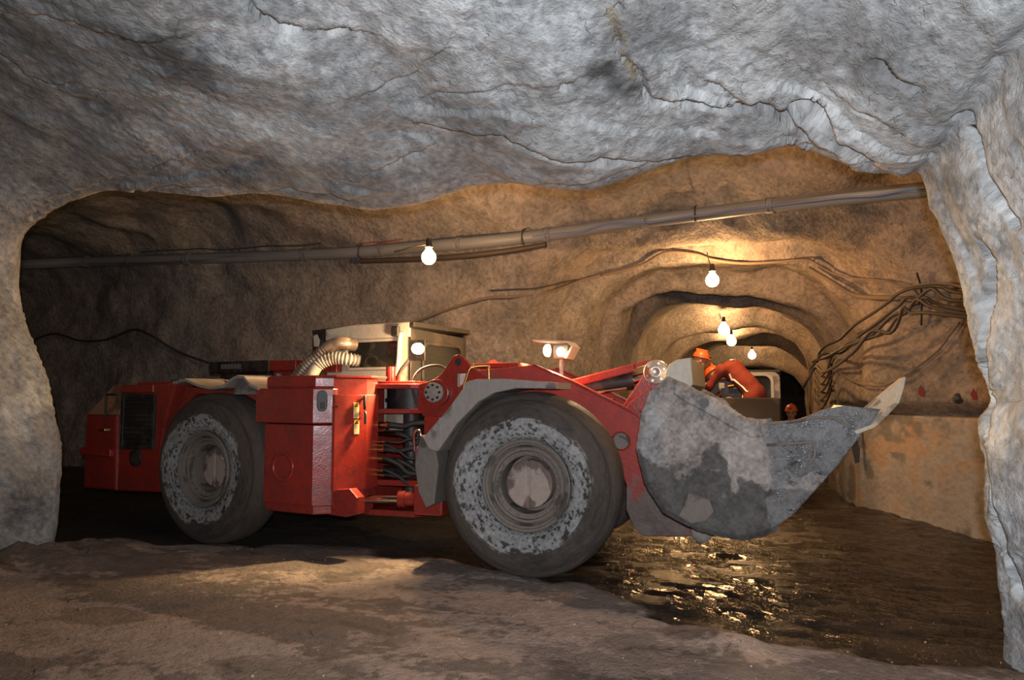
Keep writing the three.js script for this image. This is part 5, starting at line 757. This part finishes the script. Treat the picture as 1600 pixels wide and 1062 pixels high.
// ---------------------------------------------------------------- the utility truck in the side tunnel (u across, nose towards the camera)
{
  const t = thing('utility_truck', 'pale-framed utility truck with an open engine bay, parked in the side tunnel', 'truck', W(-1.0, 0, 12.6).toArray(), -A20);
  // local: x to the right (u), y up, z towards the camera
  sub('chassis', join(box(-0.95, 0.98, 0.35, 0.55, -2.2, 1.2, 0.03), box(-0.98, 1.0, 0.5, 0.64, 0.3, 1.25, 0.02)), M.black, t);
  sub('front_panel', box(-0.98, 1.0, 0.4, 1.56, 1.22, 1.28, 0.03), std({ map: grime([0.03, 0.024, 0.02], [0.06, 0.045, 0.034], 5, 0, 740), roughness: 0.9 }), t);
  sub('engine_bay', join(box(-0.95, 0.98, 0.55, 1.15, -0.4, 0.3, 0.03), box(-0.7, 0.6, 1.15, 1.5, -0.3, 0.05, 0.03), box(-0.95, 0.98, 0.55, 0.9, -0.3, 0.2, 0.03)), M.darkPaint, t);
  for (const x of [-0.5, 0.35]) {
    const h = sub('headlight', join(lathe([[0, -0.06], [0.07, -0.05], [0.1, 0], [0.1, 0.03], [0.085, 0.03], [0.08, 0]], 32).translate(x, 0.86, 1.31)), M.darkSteel, t);
    sub('lens', lathe([[0, 0.025], [0.04, 0.02], [0.082, 0]], 28).translate(x, 0.86, 1.315), M.lens, h);
    point(LAMP, 3, W(-1.0 + x, 0.86, 12.6 - 1.38), 4);
  }
  sub('red_rail', join(box(-0.72, 0.62, 1.86, 1.9, 0.05, 0.1, 0.01), box(-0.7, -0.66, 1.4, 1.88, 0.05, 0.1, 0.01), box(0.56, 0.6, 1.4, 1.88, 0.05, 0.1, 0.01)), M.red, t);
  sub('control_panel', join(box(-0.66, 0.56, 1.5, 1.86, 0.0, 0.05, 0.01)), M.black, t);
  for (const [x, y] of [[-0.45, 1.8], [-0.2, 1.8], [0.05, 1.79], [0.28, 1.78]]) sub('gauge', box(x, x + 0.09, y - 0.08, y + 0.01, 0.04, 0.065, 0.006), M.cream, t);
  sub('engine_block', join(box(-0.7, 0.0, 1.3, 1.6, 0.08, 0.3, 0.05), rod([-0.6, 1.62, 0.2], [-0.3, 1.62, 0.25], 0.06), rod([-0.1, 1.5, 0.3], [0.1, 1.62, 0.3], 0.05)), M.red, t);
  sub('white_valve', join(new THREE.TorusGeometry(0.07, 0.022, 10, 24).translate(0.22, 1.48, 0.3), rod([0.3, 1.46, 0.3], [0.42, 1.4, 0.3], 0.02)), M.strip, t);
  sub('copper_pipe', join(tube([[0.2, 1.74, 0.12], [0.45, 1.76, 0.14], [0.5, 1.6, 0.16], [0.48, 1.4, 0.2]], 0.03, 10), box(0.4, 0.48, 1.5, 1.72, 0.12, 0.2, 0.02)), M.brass, t);
  sub('round_lamp', join(lathe([[0, 0.03], [0.05, 0.028], [0.075, 0.01], [0.08, 0]], 28).translate(0.08, 1.95, 0.1), rod([0.08, 1.86, 0.08], [0.08, 1.95, 0.08], 0.012)), M.strip, t);
  const cab = sub('cab', join(ext(rrect(0.02, 1.0, 0.55, 2.0, 0.14), -0.5, -0.42, 0.015, [rrect(0.14, 0.86, 1.3, 1.93, 0.12)]), box(0.02, 0.1, 0.55, 1.95, -2, -0.45, 0.03), box(-0.98, 1.0, 0.55, 0.95, -2.1, -1.9, 0.03)), std({ map: grime([0.36, 0.32, 0.27], [0.18, 0.14, 0.11], 5, 0, 720), roughness: 0.55 }), t, 'pale rounded cab frame');
  sub('window_rim', boxUV(ext(rrect(0.1, 0.9, 1.26, 1.97, 0.14), -0.43, -0.4, 0.008, [rrect(0.15, 0.85, 1.31, 1.92, 0.11)])), M.cream, cab);
  sub('windshield', boxUV(ext(rrect(0.12, 0.88, 1.28, 1.95, 0.12), -0.47, -0.46, 0)), M.cabGlass, cab);
  sub('roof', box(0.01, 1.01, 1.97, 2.03, -2.06, -0.42, 0.02), M.darkPaint, cab);
  sub('seat', join(box(0.2, 0.75, 0.9, 1.02, -1.5, -1.0, 0.04), box(0.2, 0.75, 1.0, 1.6, -1.6, -1.48, 0.04)), M.black, cab);
  sub('side_wall', join(box(0.92, 1.0, 0.55, 1.97, -2.0, -0.48, 0.02), box(0.02, 1.0, 0.5, 1.97, -2.05, -1.95, 0.03)), M.darkPaint, cab);
  sub('steering_wheel', new THREE.TorusGeometry(0.19, 0.015, 8, 28).rotateX(-0.5).translate(0.45, 1.35, -0.8), M.black, cab);
  sub('yellow_tag', join(box(0.5, 0.54, 1.45, 1.55, -0.44, -0.42, 0.004), box(0.55, 0.58, 1.55, 1.62, -0.44, -0.42, 0.004)), M.brass, cab);
  const wg = lathe([[0.18, 0.1], [0.2, 0.12], [0.34, 0.12], [0.385, 0.08], [0.39, 0], [0.385, -0.08], [0.34, -0.12], [0.2, -0.12], [0.18, -0.1]], 40).rotateY(Math.PI / 2);
  for (const [x, z] of [[-0.8, 0.5], [0.82, 0.5], [-0.8, -1.5], [0.82, -1.5]]) { const w = new THREE.Group(); w.name = 'wheel'; w.position.set(x, 0.39, z); t.add(w); sub('tire', wg, M.rubber, w); sub('rim', lathe([[0, 0.03], [0.1, 0.04], [0.16, 0.02], [0.19, 0.06]], 24).rotateY(Math.PI / 2), M.darkSteel, w); }
}

// ---------------------------------------------------------------- stones on the trodden floor
{
  const g = new THREE.IcosahedronGeometry(1, 1), p = g.attributes.position; for (let i = 0; i < p.count; i++) { const k = 0.8 + 0.3 * n3(p.getX(i) * 2, p.getY(i) * 2, p.getZ(i) * 2); p.setXYZ(i, p.getX(i) * k, p.getY(i) * k * 0.7, p.getZ(i) * k); } g.computeVertexNormals();
  const n = 700, m = new THREE.InstancedMesh(g, std({ color: new THREE.Color(0.3, 0.26, 0.23), roughness: 0.95 }), n), q = new THREE.Matrix4(), c = new THREE.Color();
  for (let i = 0; i < n; i++) { const u = -7 + 8 * R(), v = 2.6 + 3.8 * R(), s = 0.003 + 0.012 * Math.pow(R(), 4), k = 0.4 + 1.1 * R(); q.compose(W(u, 0.035 * fbm(u * 0.9, 1, v * 0.9, 4) + 0.006 * fbm(u * 9, 2, v * 9, 3) + s * 0.2, v), new THREE.Quaternion().setFromEuler(new THREE.Euler(R() * 0.5, R() * 6, R() * 0.5)), new THREE.Vector3(s, s, s)); m.setMatrixAt(i, q); m.setColorAt(i, c.setRGB(k, k * 0.95, k * 0.9)); }
  m.name = 'pebbles'; m.castShadow = m.receiveShadow = true; m.userData.kind = 'stuff'; m.userData.label = 'small stones and grit scattered over the trodden floor'; scene.add(m);
}

renderer.render(scene, camera);
